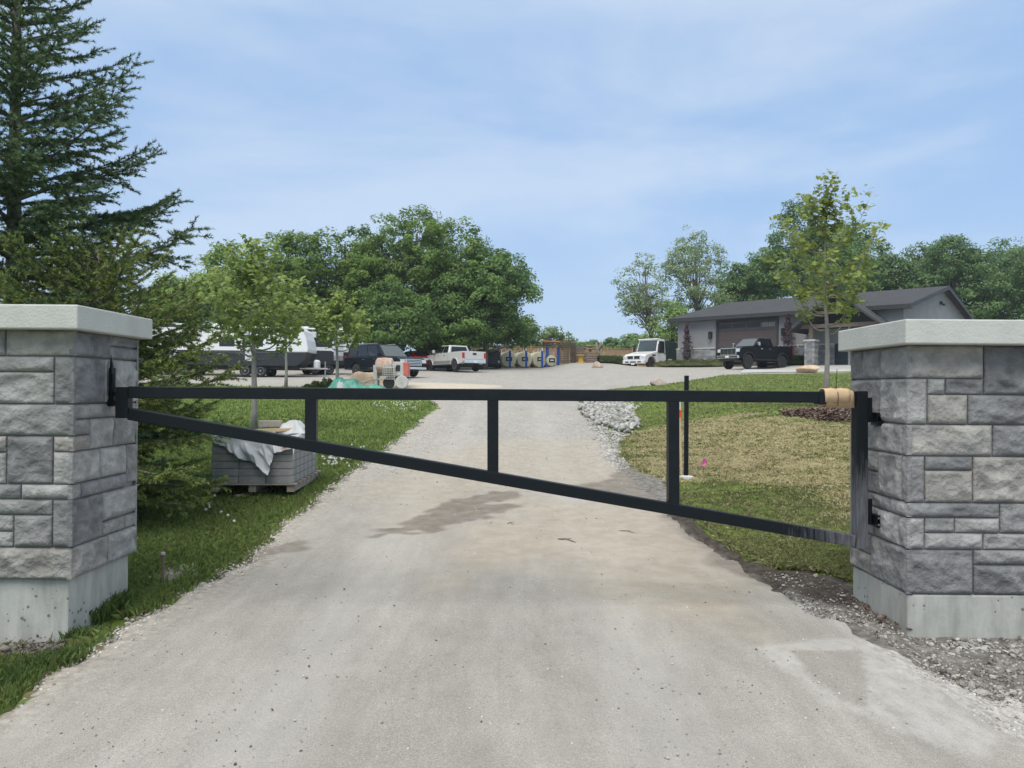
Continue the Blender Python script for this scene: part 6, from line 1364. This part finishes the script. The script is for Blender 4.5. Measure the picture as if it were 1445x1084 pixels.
tank('cream tank beside the black trailer, leftmost of the four', 718, 69.5, .72, 1.9); tank('second cream tank from the black trailer, with a blue post before its end', 740.5, 69.8, .72, 1.9); tank('third cream tank from the black trailer, beside the smallest tank', 762, 70.1, .72, 1.9); tank('smallest cream tank, nearest the orange and blue racking', 778.5, 70.0, .50, 1.6)
for i, (px, d) in enumerate([(719.5, 68.7), (742.5, 69.0), (765, 69.2)]):
    x = PX(px, 520, d).x; mb = MB(); mb.bx(-.10, .10, -.05, .05, 0, 1.55); o = mb.build('blue_post', M_blue, None, bevel=.01); o.location = (x, d, H(x, d)); tag(o, ['blue steel post standing before the leftmost cream tank', 'blue steel post standing before the second cream tank', 'blue steel post standing before the third cream tank'][i], 'post', 'blue posts before the tanks')
    mb = MB(); mb.bx(-.05, .05, -.04, .04, 1.55, 1.85); mb.build('white_tip', P_rvw, o)
# pallet racking with orange beams
M_or = mat('orange_steel', (.55, .17, .04), .6, var=.15); M_lum = mat('grey_lumber', (.14, .11, .10), .9, col2=(.28, .22, .18), scale=6)
x = PX(781, 520, 69.6).x; rk = thing('pallet_racking', 'racking with blue uprights and a stack of orange beams on top', 'racking', (x, 69.8, H(x, 69.8)))
mb = MB(); 
for sx in (-.55, .45): mb.bx(sx-.14, sx+.14, .2, .3, 0, 1.75)
mb.build('upright', M_blue, rk); mb = MB()
for k in range(3): mb.bx(-1.0, .75, .05, .6, 1.78+k*.17, 1.86+k*.17)
mb.build('load', M_lum, rk); mb = MB(); mb.beam((-1.1, .0, 2.32), (.6, .0, 2.22), .5, .10); mb.beam((-.2, .3, 2.3), (.9, .3, 2.26), .4, .10); mb.build('orange_beam', M_or, rk)
# wire mesh bundle
x = PX(801, 520, 69.5).x; wb = thing('mesh_bundle', 'upright bundle of brown wire mesh panels beside the racking', 'mesh bundle', (x, 69.5, H(x, 69.5))); mb = MB()
for k in range(5):
    for j in range(13): mb.beam((-.72+.12*j, k*.18, 0), (-.70+.12*j, k*.18, 2.15-.05*k), .022, .022)
    for j in range(11): mb.beam((-.75, k*.18, .1+.2*j), (.78, k*.18, .1+.2*j), .02, .02)
mb.build('mesh_panel', mat('rusty_wire', (.12, .085, .065), .8), wb)
def stack(name, label, cat, px, d, rows, w, m, hh=.12, gap=.05, dpt=1.0):
    x = PX(px, 520, d).x; t = thing(name, label, cat, (x, d, H(x, d))); 
    for k in range(rows):
        mb = MB(); 
        for j in range(4): mb.beam((-w/2+random.uniform(-.1, .1), j*.25, .06+k*(hh+gap)), (w/2+random.uniform(-.1, .1), j*.25, .06+k*(hh+gap)), .2, hh)
        mb.build('layer', m, t)
    return t
stack('lumber_stack', 'dark stack of short timbers right of the wire mesh', 'lumber', 816, 70, 9, 1.2, M_lum)
stack('lumber_stack', 'tan topped lumber stack at the right end of the yard clutter', 'lumber', 832, 70.2, 4, 1.4, M_lum, .16, .06)
x = PX(832, 520, 70.2).x; mb = MB(); mb.box((0, 0, 0), (2.0, .8, .12)); mb.box((-.2, 0, .35), (1.6, .7, .12)); mb.box((.1, .1, .62), (1.5, .5, .10)); mb.box((.1, .2, .2), (.2, .3, .3)); mb.box((.1, .2, .5), (.2, .3, .25)); o = mb.build('timber_bundle', mat('tan_lumber', (.40, .28, .14), .85, col2=(.12, .09, .08), scale=2), None); o.location = (x, 70.5, H(x, 70.2)+.98); tag(o, 'loose bundle of tan and dark boards on top of the right lumber stack', 'lumber')
x = PX(819.5, 520, 69.0).x; mb = MB(); mb.lathe([(.42, 0), (.42, .07), (.24, .12), (.22, .62), (.42, .68), (.42, .75)], 18); o = mb.build('cable_spool', mat('yellow_spool', (.48, .30, .06), .7), None); o.location = (x, 69.0, H(x, 69)); tag(o, 'yellow cable spool standing before the lumber stacks', 'spool')
# black trailer
x = PX(690, 520, 66.5).x; tr = thing('utility_trailer', 'black enclosed trailer between the silver pickup and the cream tanks', 'trailer', (x, 66.5, H(x, 66.5)), R(4))
M_tb = mat('black_trailer_steel', (.018, .022, .028), .45, var=.2, scale=2); bxs(tr, 'body', M_tb, (-1.15, 1.0, 0, 3.2, .38, 1.65), bevel=.03); bxs(tr, 'rib', M_tb, *[(xx, xx+.06, -.04, .0, .42, 1.6) for xx in (-1.1, -.6, -.1, .4, .9)], bevel=0); bxs(tr, 'marker', P_rvw, (.86, .96, -.06, -.03, 1.5, 1.58), (.78, .90, -.06, -.03, .55, .72), bevel=0); bxs(tr, 'undercarriage', M_plast, (-1.0, .9, .3, 2.9, .2, .4), bevel=0)
wheel(tr, -1.0, 1.4, .32, .2, M_rimb, 5); wheel(tr, .85, 1.4, .32, .2, M_rimb, 5)
# dead stump
x = PX(844, 520, 71.5).x; st = thing('dead_stump', 'pale forked dead stump standing by the fence', 'stump', (x, 71.5, H(x, 71.5))); mb = MB(); mb.tube([(0, 0, -.1), (.03, 0, .7), (-.05, 0, 1.3), (-.22, 0, 1.95)], [.22, .16, .13, .05], 8); mb.tube([(.0, 0, 1.1), (.18, 0, 1.6), (.25, 0, 2.1)], [.12, .09, .04], 7); mb.tube([(.0, 0, .9), (.35, 0, 1.25)], [.08, .03], 6); mb.build('trunk', mat('dead_wood', (.25, .22, .19), .9, bump=.5), st, smooth=True)
boulder('boulder', 843, 519.5, .42, 'rounded tan boulder at the foot of the dead stump', (.34, .27, .21), .7)
# guy stake near the right maple
x, y = G(1178, 576); mb = MB(); mb.tube([(0, 0, 0), (.03, 0, .45), (.05, 0, .95)], .008, 5); o = mb.build('thin_cane', M_stick, None); o.location = gz(x, y); tag(o, 'thin dark cane standing right of the young maple trunk', 'cane')

# ------------------------------------------------------------------ thin summer haze
hm = bpy.data.materials.new('haze_air'); hm.use_nodes = True; N = hm.node_tree.nodes; N.remove(N['Principled BSDF'])
pv = N.new('ShaderNodeVolumePrincipled'); pv.inputs['Color'].default_value = (.86, .92, 1, 1); pv.inputs['Density'].default_value = .00045; pv.inputs['Anisotropy'].default_value = .2
hm.node_tree.links.new(pv.outputs[0], N['Material Output'].inputs['Volume'])
mb = MB(); mb.bx(-520, 520, -80, 1520, -3, 34); tag(mb.build('haze', hm), 'faint summer haze over the whole yard', None, None, 'stuff')
